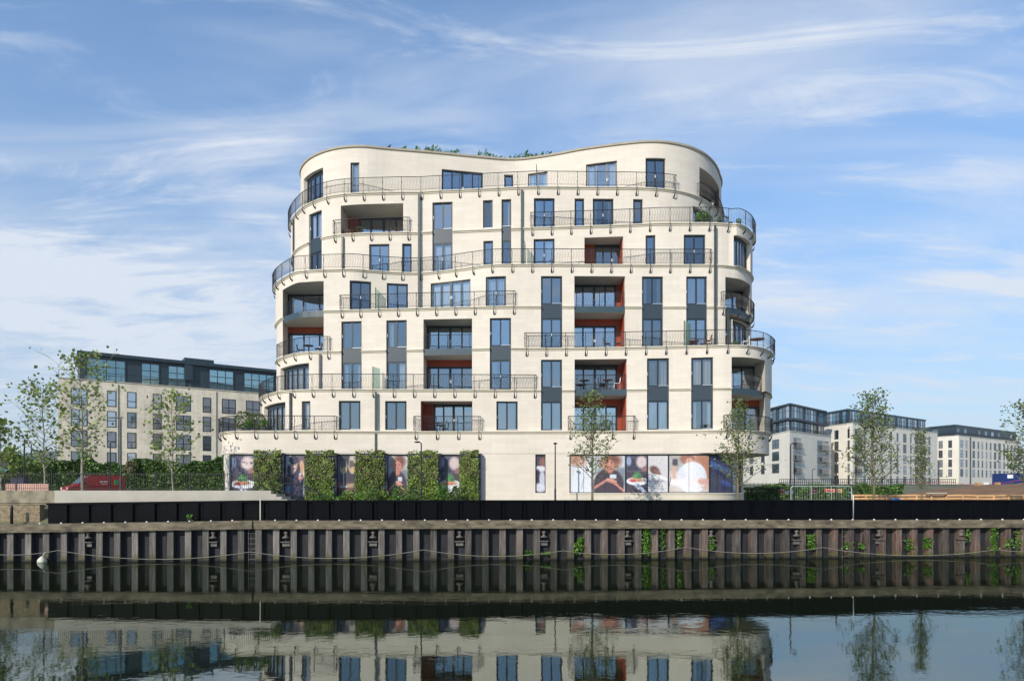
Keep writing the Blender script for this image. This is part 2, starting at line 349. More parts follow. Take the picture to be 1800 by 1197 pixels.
# ---------------------------------------------------------------- outlines of the curved storeys
ZL = [None, 4.59, 7.69, 10.79, 13.89, 16.99, 20.09, 23.19, 26.95]      # ledge heights above the eye
CUR = {
 1: [(391, 764), (397, 759.6), (421.8, 757.6), (463.5, 757.4), (600, 757.8), (760, 758.4), (900, 758.4), (1060, 758.0), (1180, 757.2), (1265, 756.3), (1318, 756.6), (1343, 759.2), (1352, 763.5)],
 2: [(460, 702), (463.5, 698.0), (473, 692.9), (487, 688.8), (504, 686.4), (528, 684.9), (580, 683.9), (680, 684.3), (830, 684.6), (950, 685.3), (1060, 684.6), (1137, 683.6), (1215, 682.6), (1286, 681.6), (1325, 684.6), (1345, 690.5), (1354, 699)],
 3: [(486, 638), (490, 631.5), (500, 626.6), (513.6, 622.6), (530, 619.5), (547, 618), (599, 617.1), (677, 615.4), (745, 614), (832, 612.5), (950, 610.5), (1097, 608.7), (1200, 607.6), (1284, 606.2), (1317, 607.4), (1337, 610.8), (1350, 616.6), (1356.4, 627)],
 4: [(486, 575), (488.4, 567), (494.5, 560.3), (503, 555), (516, 550.3), (536, 546.2), (569, 543.2), (633, 541.6), (750, 540.4), (850, 538.3), (950, 537.8), (1060, 538.2), (1167, 538.6), (1243, 538.4), (1275, 539), (1294, 542.2), (1309, 548), (1317, 554), (1320.5, 563)],
 5: [(484, 510), (486, 502), (491.8, 494.2), (500, 488.3), (516.8, 478.8), (533.5, 473.7), (550, 471.2), (567, 470.2), (592, 470.5), (617, 471.8), (667, 476.2), (717, 478.9), (750, 478.6), (783.5, 475.4), (817, 471), (850, 466.4), (883.7, 463), (917, 461.8), (1000, 461.7), (1100, 462.2), (1200, 463.3), (1250, 464.1), (1275.4, 465.1), (1292, 467.6), (1308.8, 473.5), (1318.8, 482), (1321.5, 492)],
 6: [(515.5, 458), (518.5, 443), (527, 434.5), (542, 426.5), (566, 417.8), (588.6, 412.8), (630, 409.6), (680, 408.4), (722, 407.4), (797, 405.2), (847, 403.2), (902, 400.8), (980, 398.4), (1084, 395), (1134, 392.9), (1184, 389.9), (1217, 388), (1250, 387.1), (1275, 387.8), (1292, 391.2), (1308.8, 398), (1317, 405.4), (1321.3, 413.7), (1322.5, 426)],
 7: [(512, 404), (513, 390), (518.6, 379.6), (527, 370.3), (535, 362.8), (547, 354.8), (563.7, 347.5), (588.8, 341.2), (613.8, 338), (639, 336.2), (680, 334.5), (730, 332.6), (780, 330.7), (830, 329), (880, 327.8), (930, 327.2), (980, 327.6), (1067, 328.4), (1117, 329), (1150, 330.2), (1176, 332.4), (1200, 336.6), (1217, 341.4), (1233.6, 348.6), (1250, 360), (1260, 373.6), (1266, 390), (1267, 402)],
 8: [(529, 308), (530, 293.5), (538.7, 281.5), (547, 275), (563.7, 266.6), (580.4, 261.2), (597, 257.8), (613.8, 255.8), (630.5, 255), (647, 255.5), (680, 259.2), (730, 263.2), (780, 267.6), (830, 272.6), (863.7, 275.7), (880.4, 277.5), (902, 278.3), (922, 277.2), (947, 273.9), (980, 268.6), (1017, 261.3), (1067, 254), (1117, 248.3), (1142, 246.7), (1167, 247.3), (1183.5, 249.7), (1208.6, 255.2), (1233.6, 266), (1250, 279.6), (1260, 293.4), (1266, 309), (1267.5, 325)],
}
def catmull(P, per):
    P = [np.array(p, float) for p in P]; n = len(P); out = []
    for i in range(n):
        p0, p1, p2, p3 = P[(i - 1) % n], P[i], P[(i + 1) % n], P[(i + 2) % n]
        d = lambda a, b: max(np.linalg.norm(a - b) ** 0.5, 1e-4)
        t0 = 0; t1 = t0 + d(p0, p1); t2 = t1 + d(p1, p2); t3 = t2 + d(p2, p3)
        m = max(2, int(np.linalg.norm(p2 - p1) / per) + 1)
        for k in range(m):
            t = t1 + (t2 - t1) * k / m
            A1 = (t1 - t) / (t1 - t0) * p0 + (t - t0) / (t1 - t0) * p1
            A2 = (t2 - t) / (t2 - t1) * p1 + (t - t1) / (t2 - t1) * p2
            A3 = (t3 - t) / (t3 - t2) * p2 + (t - t2) / (t3 - t2) * p3
            B1 = (t2 - t) / (t2 - t0) * A1 + (t - t0) / (t2 - t0) * A2
            B2 = (t3 - t) / (t3 - t1) * A2 + (t - t1) / (t3 - t1) * A3
            out.append((t2 - t) / (t2 - t1) * B1 + (t - t1) / (t2 - t1) * B2)
    return np.array(out)
class Outline:
    def __init__(s, ctrl, prev=None):
        XL, YL = ctrl[0]; XR, YR = ctrl[-1]
        back = [(XR - .1, YR + 3), (XR - 1.2, YR + 7), (XR - 5, YR + 11), (XR - 12, YR + 13), (XL + 12, YL + 13), (XL + 5, YL + 11), (XL + 1.2, YL + 7), (XL + .1, YL + 3)]
        P = catmull(list(ctrl) + back, 0.2)
        # smooth a little, the traced points carry half a pixel of noise
        for _ in range(6): P = (np.roll(P, 1, 0) + 2 * P + np.roll(P, -1, 0)) / 4
        if prev is not None:
            for i in range(len(P)):
                px = 900 + F * P[i, 0] / P[i, 1]
                if 530 < px < 1290 and P[i, 1] < 58:
                    q = prev.pt(prev.s_px(px))
                    if P[i, 1] < q[1]: P[i] = P[i] * (q[1] / P[i, 1])
            for _ in range(3): P = (np.roll(P, 1, 0) + 2 * P + np.roll(P, -1, 0)) / 4
        # resample evenly, start at the back
        j = int(np.argmax(P[:, 1])); P = np.roll(P, -j, 0)
        Q = np.vstack([P, P[:1]]); L = np.concatenate([[0], np.cumsum(np.linalg.norm(np.diff(Q, axis=0), axis=1))])
        n = int(L[-1] / 0.22); S = np.linspace(0, L[-1], n + 1)
        s.P = np.stack([np.interp(S, L, Q[:, 0]), np.interp(S, L, Q[:, 1])], 1); s.S = S; s.L = L[-1]
        T = np.gradient(s.P, axis=0); T[0] = T[-1] = (T[0] + T[-1]); T /= np.linalg.norm(T, axis=1)[:, None]
        for _ in range(4): T[1:-1] = (T[:-2] + 2 * T[1:-1] + T[2:]) / 4
        T /= np.linalg.norm(T, axis=1)[:, None]
        s.area = 0.5 * np.sum(s.P[:-1, 0] * s.P[1:, 1] - s.P[1:, 0] * s.P[:-1, 1])
        s.Nn = np.stack([T[:, 1], -T[:, 0]], 1) * (1 if s.area > 0 else -1)
        px = 900 + F * s.P[:, 0] / s.P[:, 1]
        s.a = int(np.argmin(px)); s.b = int(np.argmax(px))
        lo, hi = min(s.a, s.b), max(s.a, s.b)
        s.fpx = px[lo:hi + 1]; s.fs = S[lo:hi + 1]
        if s.fpx[0] > s.fpx[-1]: s.fpx = s.fpx[::-1]; s.fs = s.fs[::-1]
        s.fpx = np.maximum.accumulate(s.fpx + np.arange(len(s.fpx)) * 1e-7)
        s.dir = 1 if s.fs[-1] > s.fs[0] else -1
    def s_px(s, px): return float(np.interp(px, s.fpx, s.fs))
    def pt(s, t): return np.array([np.interp(t, s.S, s.P[:, 0]), np.interp(t, s.S, s.P[:, 1])])
    def nr(s, t):
        n = np.array([np.interp(t, s.S, s.Nn[:, 0]), np.interp(t, s.S, s.Nn[:, 1])]); return n / np.linalg.norm(n)
    def off(s, t, d): return s.pt(t) + s.nr(t) * d
OUT = {}
for k in range(0, 8):
    c = [((px - 900) / F * (ZL[k + 1] * F / (868 - y) + (.18 if k else .10)), ZL[k + 1] * F / (868 - y) + (.18 if k else .10)) for px, y in CUR[k + 1]]
    OUT[k] = Outline(c, OUT.get(k - 1))
ZA = [None] + [HC + z for z in ZL[1:]]
ZG = 2.4; ZB = 6.62                          # foot of the walls; underside of the ground-floor beam
c0 = [tuple(OUT[0].off(OUT[0].s_px(px), -0.03)) for px in (391.5, 394, 400, 430, 500, 600, 700, 800, 900, 1000, 1100, 1180, 1230)]
c0 = c0 + [(at(1262, 49.9), 49.9), (at(1285, 50.7), 50.7), (at(1300, 52.4), 52.4), (at(1306, 55), 55)]
OUTG = Outline(c0)
# ---------------------------------------------------------------- the curved apartment building
BLD = thing('apartment_building', 'curved cream stone riverside apartment building with stepped wavy balcony levels', 'building', (0, 52, ZG))
class Opening:
    def __init__(s, O, px0, px1, z0, z1, depth=0.22, mode='n', Yb=None):
        a, b = O.s_px(px0), O.s_px(px1)
        s.s0, s.s1 = min(a, b), max(a, b); s.z0 = z0; s.z1 = z1; s.depth = depth; s.mode = mode; s.Yb = Yb; s.O = O; s.px0 = px0; s.px1 = px1
    def inner(s, t):
        if s.mode == 'n': return s.O.off(t, -s.depth)
        p = s.O.pt(t); return np.array([p[0], s.Yb])
def wall(mb, O, z0, z1, ops, step=0.3, srange=None):
    S0, S1 = srange if srange else (0, O.L)
    br = set(np.linspace(S0, S1, int((S1 - S0) / step) + 1).tolist())
    for o in ops: br |= {o.s0, o.s1}
    br = sorted(br); br = [b for i, b in enumerate(br) if i == 0 or b - br[i - 1] > 1e-4]
    fl = O.area < 0
    for a, b in zip(br[:-1], br[1:]):
        m = (a + b) / 2; pa, pb = O.pt(a), O.pt(b)
        cov = sorted([(max(o.z0, z0), min(o.z1, z1)) for o in ops if o.s0 - 1e-6 < m < o.s1 + 1e-6 and o.z1 > z0 and o.z0 < z1])
        zz = z0; segs = []
        for c0_, c1_ in cov:
            if c0_ > zz + 1e-4: segs.append((zz, c0_))
            zz = max(zz, c1_)
        if zz < z1 - 1e-4: segs.append((zz, z1))
        for q0, q1 in segs:
            F4 = [(pa[0], pa[1], q0), (pb[0], pb[1], q0), (pb[0], pb[1], q1), (pa[0], pa[1], q1)]
            U4 = [(a, q0), (b, q0), (b, q1), (a, q1)]
            if fl: F4 = F4[::-1]; U4 = U4[::-1]
            mb.face(F4, 0, U4)
def reveal(mb, o, zlo, zhi, head=True, sill=True, jm=0, hm=0):
    n = max(2, int((o.s1 - o.s0) / 0.3) + 1); T = np.linspace(o.s0, o.s1, n)
    for t in (o.s0, o.s1):
        p = o.O.pt(t); q = o.inner(t); L = float(np.linalg.norm(q - p))
        mb.face([(p[0], p[1], zlo), (q[0], q[1], zlo), (q[0], q[1], zhi), (p[0], p[1], zhi)], jm, [(t, zlo), (t + L, zlo), (t + L, zhi), (t, zhi)])
    for a, b in zip(T[:-1], T[1:]):
        p, q, p2, q2 = o.O.pt(a), o.inner(a), o.O.pt(b), o.inner(b)
        if head: mb.face([(p[0], p[1], zhi), (q[0], q[1], zhi), (q2[0], q2[1], zhi), (p2[0], p2[1], zhi)], hm, [(a, 0), (a, .2), (b, .2), (b, 0)])
        if sill: mb.face([(p[0], p[1], zlo), (q[0], q[1], zlo), (q2[0], q2[1], zlo), (p2[0], p2[1], zlo)], hm, [(a, 0), (a, .2), (b, .2), (b, 0)])
def vseg(mb, p, q, z0, z1, w, d, m=0):
    """upright slab between plan points p and q, thickness d"""
    c = (np.array(p) + np.array(q)) / 2; u = np.array(q) - np.array(p); L = np.linalg.norm(u)
    mb.obox(c, u, L / 2 + w, d / 2, z0, z1, m)
def window(parent, pts, z0, z1, seed, curtain=0, door=False, glass='glass', name='window', topbar=0.10, handle=True, mids=None):
    """pts: plan points of the glass line, one more than there are panes"""
    r = random.Random(seed); pts = [np.array(p, float) for p in pts]
    fr = MB(); gl = MB()
    ctr = sum(pts) / len(pts); fw = 0.045
    for i, p in enumerate(pts):
        u = pts[min(i + 1, len(pts) - 1)] - pts[max(i - 1, 0)]; u = u / np.linalg.norm(u)
        w = 0.07 if i in (0, len(pts) - 1) else 0.055
        if len(pts) == 5 and i == 2: w = 0.09
        sh = w if i == 0 else (-w if i == len(pts) - 1 else 0)
        fr.obox(p + u * sh, u, w, 0.05, z0, z1)
    for a, b in zip(pts[:-1], pts[1:]):
        u = (b - a) / np.linalg.norm(b - a)
        fr.obox((a + b) / 2, u, np.linalg.norm(b - a) / 2, fw, z1 - topbar, z1 - .001)
        fr.obox((a + b) / 2, u, np.linalg.norm(b - a) / 2, fw, z0 + .001, z0 + (0.12 if door else 0.08))
        n = np.array([u[1], -u[0]]); n = n if n[1] < 0 else -n
        # glass, each pane a hair out of plane as real ones are
        j = [r.uniform(-.011, .011) for _ in range(4)]
        z_a, z_b = z0 + .07, z1 - topbar + .01
        q = [a + n * j[0], b + n * j[1], b + n * j[2], a + n * j[3]]
        gl.face([(q[0][0], q[0][1], z_a), (q[1][0], q[1][1], z_a), (q[2][0], q[2][1], z_b), (q[3][0], q[3][1], z_b)])
    w = ob(name, fr, MT['frame'], parent)
    ob('glass', gl, MT[glass], w)
    inw = np.array([0, 1.0])
    if curtain:
        cb = MB(); a, b = pts[0], pts[-1]; L = float(sum(np.linalg.norm(y - x) for x, y in zip(pts[:-1], pts[1:])))
        rngs = {1: [(0.03, 0.97)], 2: [(0.03, 0.25), (0.75, 0.97)], 3: [(0.6, 0.97)], 4: [(0.03, 0.97)], 5: [(0.03, .30)]}[curtain]
        cum = np.concatenate([[0], np.cumsum([np.linalg.norm(y - x) for x, y in zip(pts[:-1], pts[1:])])])
        A = np.array(pts)
        for f0, f1 in rngs:
            k = max(6, int((f1 - f0) * L / 0.045)); prev = None
            for i in range(k + 1):
                s_ = (f0 + (f1 - f0) * i / k) * L
                p = np.array([np.interp(s_, cum, A[:, 0]), np.interp(s_, cum, A[:, 1])]); u = (b - a) / np.linalg.norm(b - a)
                n = np.array([-u[1], u[0]]); n = n if n[1] > 0 else -n
                amp = 0.0 if curtain == 4 else 0.035
                p = p + n * (0.16 + amp * math.sin(i * 1.35 + seed)) 
                if prev is not None:
                    zt = z1 - .05; zb_ = z0 + .05 if curtain != 4 else z0 + (z1 - z0) * .02
                    cb.face([(prev[0], prev[1], zb_), (p[0], p[1], zb_), (p[0], p[1], zt), (prev[0], prev[1], zt)])
                prev = p
        ob('curtain' if curtain != 4 else 'blind', cb, MT['curtain' if curtain != 4 else 'blind'], w)
    u = pts[-1] - pts[0]; u = u / np.linalg.norm(u); n = np.array([u[1], -u[0]]); n = n if n[1] < 0 else -n
    if handle:
        hb = MB(); i = len(pts) // 2 if (door or len(pts) > 3) and len(pts) > 2 else 0
        c = pts[i] + u * (0.05 if i == 0 else 0) + n * 0.08; zc = z0 + (z1 - z0) * .46
        hb.obox(c, u, .022, .02, zc - .11, zc + .11)
        if len(pts) > 3: hb.obox(c + u * .09, u, .022, .02, zc - .11, zc + .11)
        ob('handle', hb, MT['white'], w)
    if not door and len(pts) <= 3:
        sb = MB(); c = pts[-2] * .5 + pts[-1] * .5 + n * .07
        sb.obox(c, u, np.linalg.norm(pts[-1] - pts[-2]) * .46, .02, z0 + .035, z0 + .075); ob('sill', sb, MT['silver'], w)
    return w
def op_pts(o, n, extra=0.0):
    T = np.linspace(o.s0, o.s1, n + 1)
    P = [o.O.off(t, -(o.depth + extra)) for t in T] if o.mode == 'n' else [o.inner(t) for t in T]
    if P[0][0] > P[-1][0]: P = P[::-1]
    if n <= 4 and o.mode == 'n' and o.depth < .3: P = [P[0] + (P[-1] - P[0]) * i / n for i in range(n + 1)]
    return P
HEAD = 2.27
# (storey, px0, px1, panes, curtain, kind)   kind: w window, d door, c corner glazing
WIN = [
 (7, 534, 568, 4, 0, 'c'), (7, 616, 631.5, 1, 4, 'w'), (7, 776.5, 849, 4, 2, 'd'), (7, 886.3, 902, 1, 0, 'w'), (7, 928, 962.5, 2, 2, 'd'), (7, 1030, 1084.5, 3, 2, 'd'), (7, 1134.8, 1170, 2, 1, 'd'),
 (6, 849, 866, 1, 0, 'w'), (6, 938.5, 975, 2, 5, 'd'), (6, 1010, 1027, 1, 3, 'd'), (6, 1042, 1078.5, 2, 2, 'd'), (6, 1113, 1130, 1, 0, 'd'), (6, 1218, 1254, 4, 0, 'c'),
 (5, 648.8, 684.5, 2, 0, 'd'), (5, 706.8, 723.5, 1, 3, 'd'), (5, 849.6, 866.7, 1, 0, 'd'), (5, 938, 974.8, 2, 3, 'd'), (5, 1134.8, 1152, 1, 0, 'd'), (5, 1202, 1240, 2, 0, 'd'), (5, 1289.6, 1319, 5, 1, 'c'),
 (4, 614.5, 652.5, 2, 0, 'd'), (4, 680, 717, 2, 5, 'd'), (4, 757, 827, 4, 4, 'd'), (4, 853.8, 889.5, 2, 1, 'd'),
 (3, 1287.5, 1318, 4, 1, 'c'),
 (2, 493, 543, 5, 1, 'c'),
 (1, 464, 501.6, 5, 1, 'c'), (1, 530.3, 545.5, 1, 4, 'w'), (1, 595.5, 633.5, 2, 1, 'w'), (1, 677, 714.6, 2, 1, 'w'), (1, 872.6, 910, 2, 1, 'w'),
]
# tall pairs joined by a metal panel: (lower storey, px0, px1, panes, lower curtain, upper curtain, lower kind)
PAIR = [(5, 543, 565.5, 2, 0, 4, 'd'), (5, 760, 795.5, 2, 4, 0, 'd'), (5, 881.5, 898.6, 1, 0, 3, 'd'),
        (3, 951, 988.3, 2, 1, 0, 'd'), (3, 1128.5, 1165.5, 2, 1, 2, 'w'), (3, 1206.3, 1243, 2, 3, 1, 'w'),
        (2, 600, 635.7, 2, 2, 0, 'w'), (2, 679, 715, 2, 3, 5, 'w'), (2, 861, 898.3, 2, 5, 0, 'd'),
        (1, 951, 988, 2, 4, 1, 'w'), (1, 1137.3, 1176, 2, 1, 1, 'w'), (1, 1215, 1253.5, 2, 2, 1, 'w')]
# loggias: (bottom storey, top storey, px0, px1, depth, red side, panes, slab?)
LOG = [(6, 6, 599, 708.7, 2.3, 'b', 4), (5, 5, 1027.3, 1095.6, 1.5, 'l', 3), (3, 4, 497, 569, 1.2, 's', 3), (3, 4, 1009.6, 1098.8, 2.1, 'r', 4),
       (3, 4, 1275, 1318.3, 1.0, 'n', 3), (2, 3, 744.3, 829.8, 2.0, 's', 4), (1, 2, 1010, 1102, 2.1, 'r', 4), (1, 2, 1286, 1344.6, 1.2, 's', 3),
       (1, 1, 739.5, 830.2, 1.8, 'l', 4), (7, 7, 1229.5, 1264.3, 1.6, 'x', 2)]
ops = {k: [] for k in range(8)}
gaps = {k: [] for k in range(1, 9)}
todo = []
hd = lambda k: ZA[k] + (2.5 if k == 7 else HEAD)
for k, a, b, n, cu, kd in WIN:
    if kd == 'c': o = Opening(OUT[k], a, b, ZA[k] + .03, hd(k) + .02, .34)
    elif kd == 'd': o = Opening(OUT[k], a, b, ZA[k] + .03, hd(k), .2)
    else: o = Opening(OUT[k], a, b, ZA[k] + .14, hd(k), .2)
    ops[k].append(o); todo.append(('win', o, n, cu, kd))
for k, a, b, n, c1, c2, kd in PAIR:
    o1 = Opening(OUT[k], a, b, ZA[k] + (.03 if kd == 'd' else .13), ZA[k + 1], .2)
    o2 = Opening(OUT[k + 1], a, b, ZA[k + 1], hd(k + 1), .2)
    ops[k].append(o1); ops[k + 1].append(o2); gaps[k + 1].append((a, b)); todo.append(('pair', o1, o2, n, c1, c2, kd, k))
for k0, k1, a, b, dp, red, n in LOG:
    Y = max(OUT[k].pt(OUT[k].s_px(p))[1] for k in (k0, k1) for p in (a, b)); Yb = Y + dp
    oo = []
    for k in range(k0, k1 + 1):
        o = Opening(OUT[k], a, b, ZA[k] if k > k0 else ZA[k] + .02, ZA[k + 1] if k < k1 else hd(k), 0, 'y', Yb); ops[k].append(o); oo.append(o)
        if k > k0: gaps[k].append((a, b))
    todo.append(('log', oo, k0, k1, Yb, red, n))
wallmb = MB()
for k in range(1, 8): wall(wallmb, OUT[k], ZA[k] - (.0), ZA[k + 1], ops[k])
# ground storey: beam and lower wall
wall(wallmb, OUT[0], ZB, ZA[1], [])
LP = Opening(OUTG, 402.3, 842.5, ZG - .1, ZB - .06, .26)
NP = Opening(OUTG, 941, 959, 3.72, ZB - .06, .2)
RP = Opening(OUTG, 1001, 1305, 3.72, ZB - .06, .2)
wall(wallmb, OUTG, ZG, ZB, [LP, NP, RP])
for o, sl in ((LP, False), (NP, True), (RP, True)): reveal(wallmb, o, o.z0, o.z1, True, sl)
for t in todo:
    if t[0] == 'win': o = t[1]; reveal(wallmb, o, o.z0, o.z1)
    elif t[0] == 'pair': reveal(wallmb, t[1], t[1].z0, t[1].z1, False, True); reveal(wallmb, t[2], t[2].z0, t[2].z1, True, False)
    else:
        for i, o in enumerate(t[1]): reveal(wallmb, o, o.z0, o.z1, i == len(t[1]) - 1, False, 0, 1)
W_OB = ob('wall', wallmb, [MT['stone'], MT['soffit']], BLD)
# floors / terraces / soffit of the overhang, roof
fl = MB()
for k in range(1, 8):
    O = OUT[k - 1]; P = [O.off(s, -.4) for s in np.linspace(0, O.L, 220)[:-1]]
    fl.face([(p[0], p[1], ZA[k] + .012) for p in P]); fl.face([(p[0], p[1], ZA[k] - .25) for p in P[::-1]])
ob('floor_slab', fl, MT['floor'], BLD)
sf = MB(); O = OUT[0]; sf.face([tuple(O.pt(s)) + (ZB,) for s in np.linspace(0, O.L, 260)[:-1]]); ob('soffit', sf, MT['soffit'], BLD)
rf = MB(); O = OUT[7]; rf.face([tuple(O.off(s, -.3)) + (ZA[8] - .55,) for s in np.linspace(0, O.L, 220)[:-1]]); ROOF = ob('roof', rf, MT['under'], BLD)
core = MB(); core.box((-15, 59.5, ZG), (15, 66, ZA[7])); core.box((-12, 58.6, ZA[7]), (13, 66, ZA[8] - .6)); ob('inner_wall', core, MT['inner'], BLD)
# ledges (string courses and terrace lips)
def sweep(mb, O, s0, s1, prof, step=.3, m=0):
    n = max(2, int(abs(s1 - s0) / step) + 1); T = np.linspace(s0, s1, n); rows = []
    for t in T:
        p = O.pt(t); q = O.nr(t); rows.append([(p[0] + q[0] * o_, p[1] + q[1] * o_, z) for o_, z in prof])
    for a, b in zip(rows[:-1], rows[1:]):
        for i in range(len(prof) - 1): mb.face([a[i], b[i], b[i + 1], a[i + 1]], m)
    mb.face(rows[0], m); mb.face(rows[-1][::-1], m)
for k in range(1, 8):
    O = OUT[k - 1]; mb = MB(); z = ZA[k]
    prof = [(0, z - .17), (.06, z - .14), (.07, z - .07), (.15, z - .035), (.15, z + .03), (-.02, z + .05), (-.5, z + .05), (-.5, z - .1)]
    cuts = sorted([tuple(sorted((O.s_px(a), O.s_px(b)))) for a, b in gaps[k]])
    s = 0.0
    for a, b in cuts: sweep(mb, O, s, a, prof); s = b
    sweep(mb, O, s, O.L, prof)
    # smaller string course along walls that stand back behind a terrace is not needed
    ob('ledge', mb, MT['trim'], BLD)
mb = MB(); O = OUT[7]; z = ZA[8]
sweep(mb, O, 0, O.L, [(0, z - .1), (.10, z - .09), (.11, z + .05), (-.32, z + .07), (-.32, z - .2)]); ob('parapet_coping', mb, MT['coping'], BLD)
# glazing
sd = 0
for t in todo:
    sd += 1
    if t[0] == 'win':
        _, o, n, cu, kd = t
        window(BLD, op_pts(o, n), o.z0, o.z1, sd, cu, kd == 'd', topbar=.30 if kd == 'c' else .11, handle=kd != 'c' and n > 1)
    elif t[0] == 'pair':
        _, o1, o2, n, c1, c2, kd, k = t
        zs = ZA[k + 1] + .22
        window(BLD, op_pts(o1, n), o1.z0, hd(k), sd, c1, kd == 'd', handle=n > 1)
        window(BLD, op_pts(o2, n), zs, o2.z1, sd + 500, c2, False, handle=n > 1)
        pb = MB(); P = op_pts(o1, 1); Q = op_pts(o2, 1)
        u = P[1] - P[0]; nn = np.array([u[1], -u[0]]); nn /= np.linalg.norm(nn); nn = nn if nn[1] < 0 else -nn
        A_, B_ = (P[0] + nn * .07, P[1] + nn * .07)
        if Q[0][1] < P[0][1]: A_, B_ = Q[0] + nn * .07, Q[1] + nn * .07
        pb.hexa([(*A_, hd(k) + .001), (*B_, hd(k) + .001), (*(B_ - nn * .1), hd(k) + .001), (*(A_ - nn * .1), hd(k) + .001),
                 (*A_, zs - .003), (*B_, zs - .003), (*(B_ - nn * .1), zs - .003), (*(A_ - nn * .1), zs - .003)])
        ob('spandrel_panel', pb, MT['panel'], BLD)
    else:
        _, oo, k0, k1, Yb, red, n = t
        for i, k in enumerate(range(k0, k1 + 1)):
            o = oo[i]; P = [o.inner(s) for s in (o.s0, o.s1)]
            if P[0][0] > P[1][0]: P = P[::-1]
            xa, xb = P[0][0], P[1][0]; zt = hd(k)
            lo_strip = (k < k1)
            ra = 0.0; rb = 0.0
            if red == 'l': ra = 0.95 if k == 5 else .75
            if red == 'b': ra = 0.9
            if red == 'r': rb = 0.35
            bw = MB(); bw.box((xa - .3, Yb + .02, ZA[k] - .02), (xb + .3, Yb + .09, ZA[k] + .021))
            rb_mb = MB(); has = False
            if ra: rb_mb.box((xa, Yb - .04, ZA[k] + .03), (xa + ra, Yb + .03, zt)); has = True
            if rb: rb_mb.box((xb - rb, Yb - .04, ZA[k] + .03), (xb, Yb + .03, zt)); has = True
            if red in 'lr' or k < k1 and red == 's':
                # red lining of the side walls, behind the stone corner
                sides = {'l': ((xa, 1, o.s0 if o.O.pt(o.s0)[0] < o.O.pt(o.s1)[0] else o.s1), (xb, -1, o.s1 if o.O.pt(o.s0)[0] < o.O.pt(o.s1)[0] else o.s0)),
                         'r': ((xb, -1, o.s1 if o.O.pt(o.s0)[0] < o.O.pt(o.s1)[0] else o.s0),), 's': ()}[red]
                for xs, sg, ss in sides:
                    y0 = o.O.pt(ss)[1] + .38
                    zlo, zhi = (o.z0 + .02 if k == k0 else ZA[k] + .05), (zt - .002 if k == k1 else ZA[k + 1] - .44)
                    sp_ = MB()
                    if sg > 0: sp_.box((xs + .003, y0, zlo), (xs + .04, Yb - .05, zhi))
                    else: sp_.box((xs - .04, y0, zlo), (xs - .003, Yb - .05, zhi))
                    ob('red_side_panel', sp_, MT['red'], BLD)
            if red == 'x':
                rb_mb.box((xa, Yb - .02, ZA[k] + .03), (xb, Yb + .05, ZA[k] + 1.9)); has = True
            zh = zt
            if k < k1:
                zh = zt - .06
                rb_mb.box((xa, Yb - .05, zh), (xb, Yb + .03, ZA[k + 1] - .40)); has = True
            if has: ob('red_cladding', rb_mb, MT['red'], BLD)
            if red != 'x':
                x0, x1 = xa + ra, xb - rb
                pts = [(x0 + (x1 - x0) * j / n, Yb) for j in range(n + 1)]
                window(BLD, pts, ZA[k] + .03, zh - .005, sd * 7 + k, {1: 1, 2: 0, 3: 0}.get(k, 0) if k0 == k1 == 1 or (k == 1 and red == 's') else 0, True, 'glassb', topbar=.16)
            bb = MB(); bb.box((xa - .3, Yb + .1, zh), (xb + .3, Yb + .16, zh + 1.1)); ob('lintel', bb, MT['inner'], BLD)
            if k < k1:
                # metal-faced balcony deck between the two floors
                s_ = MB(); T = np.linspace(o.s0, o.s1, 14); zt_, zb_ = ZA[k + 1] + .06, ZA[k + 1] - .40
                fr_ = [o.O.off(q, -.06) for q in T]
                if fr_[0][0] > fr_[-1][0]: fr_ = fr_[::-1]
                fr_[0] = fr_[0] + np.array([.01, 0]); fr_[-1] = fr_[-1] - np.array([.01, 0])
                for a_, b_ in zip(fr_[:-1], fr_[1:]):
                    s_.face([(*a_, zb_), (*b_, zb_), (*b_, zt_), (*a_, zt_)], 0)
                    s_.face([(*a_, zt_), (*b_, zt_), (b_[0], Yb - .06, zt_), (a_[0], Yb - .06, zt_)], 0)
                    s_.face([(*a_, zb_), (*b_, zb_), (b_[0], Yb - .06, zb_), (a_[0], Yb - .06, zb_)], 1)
                ob('balcony_deck', s_, [MT['slab'], MT['soffit']], BLD)
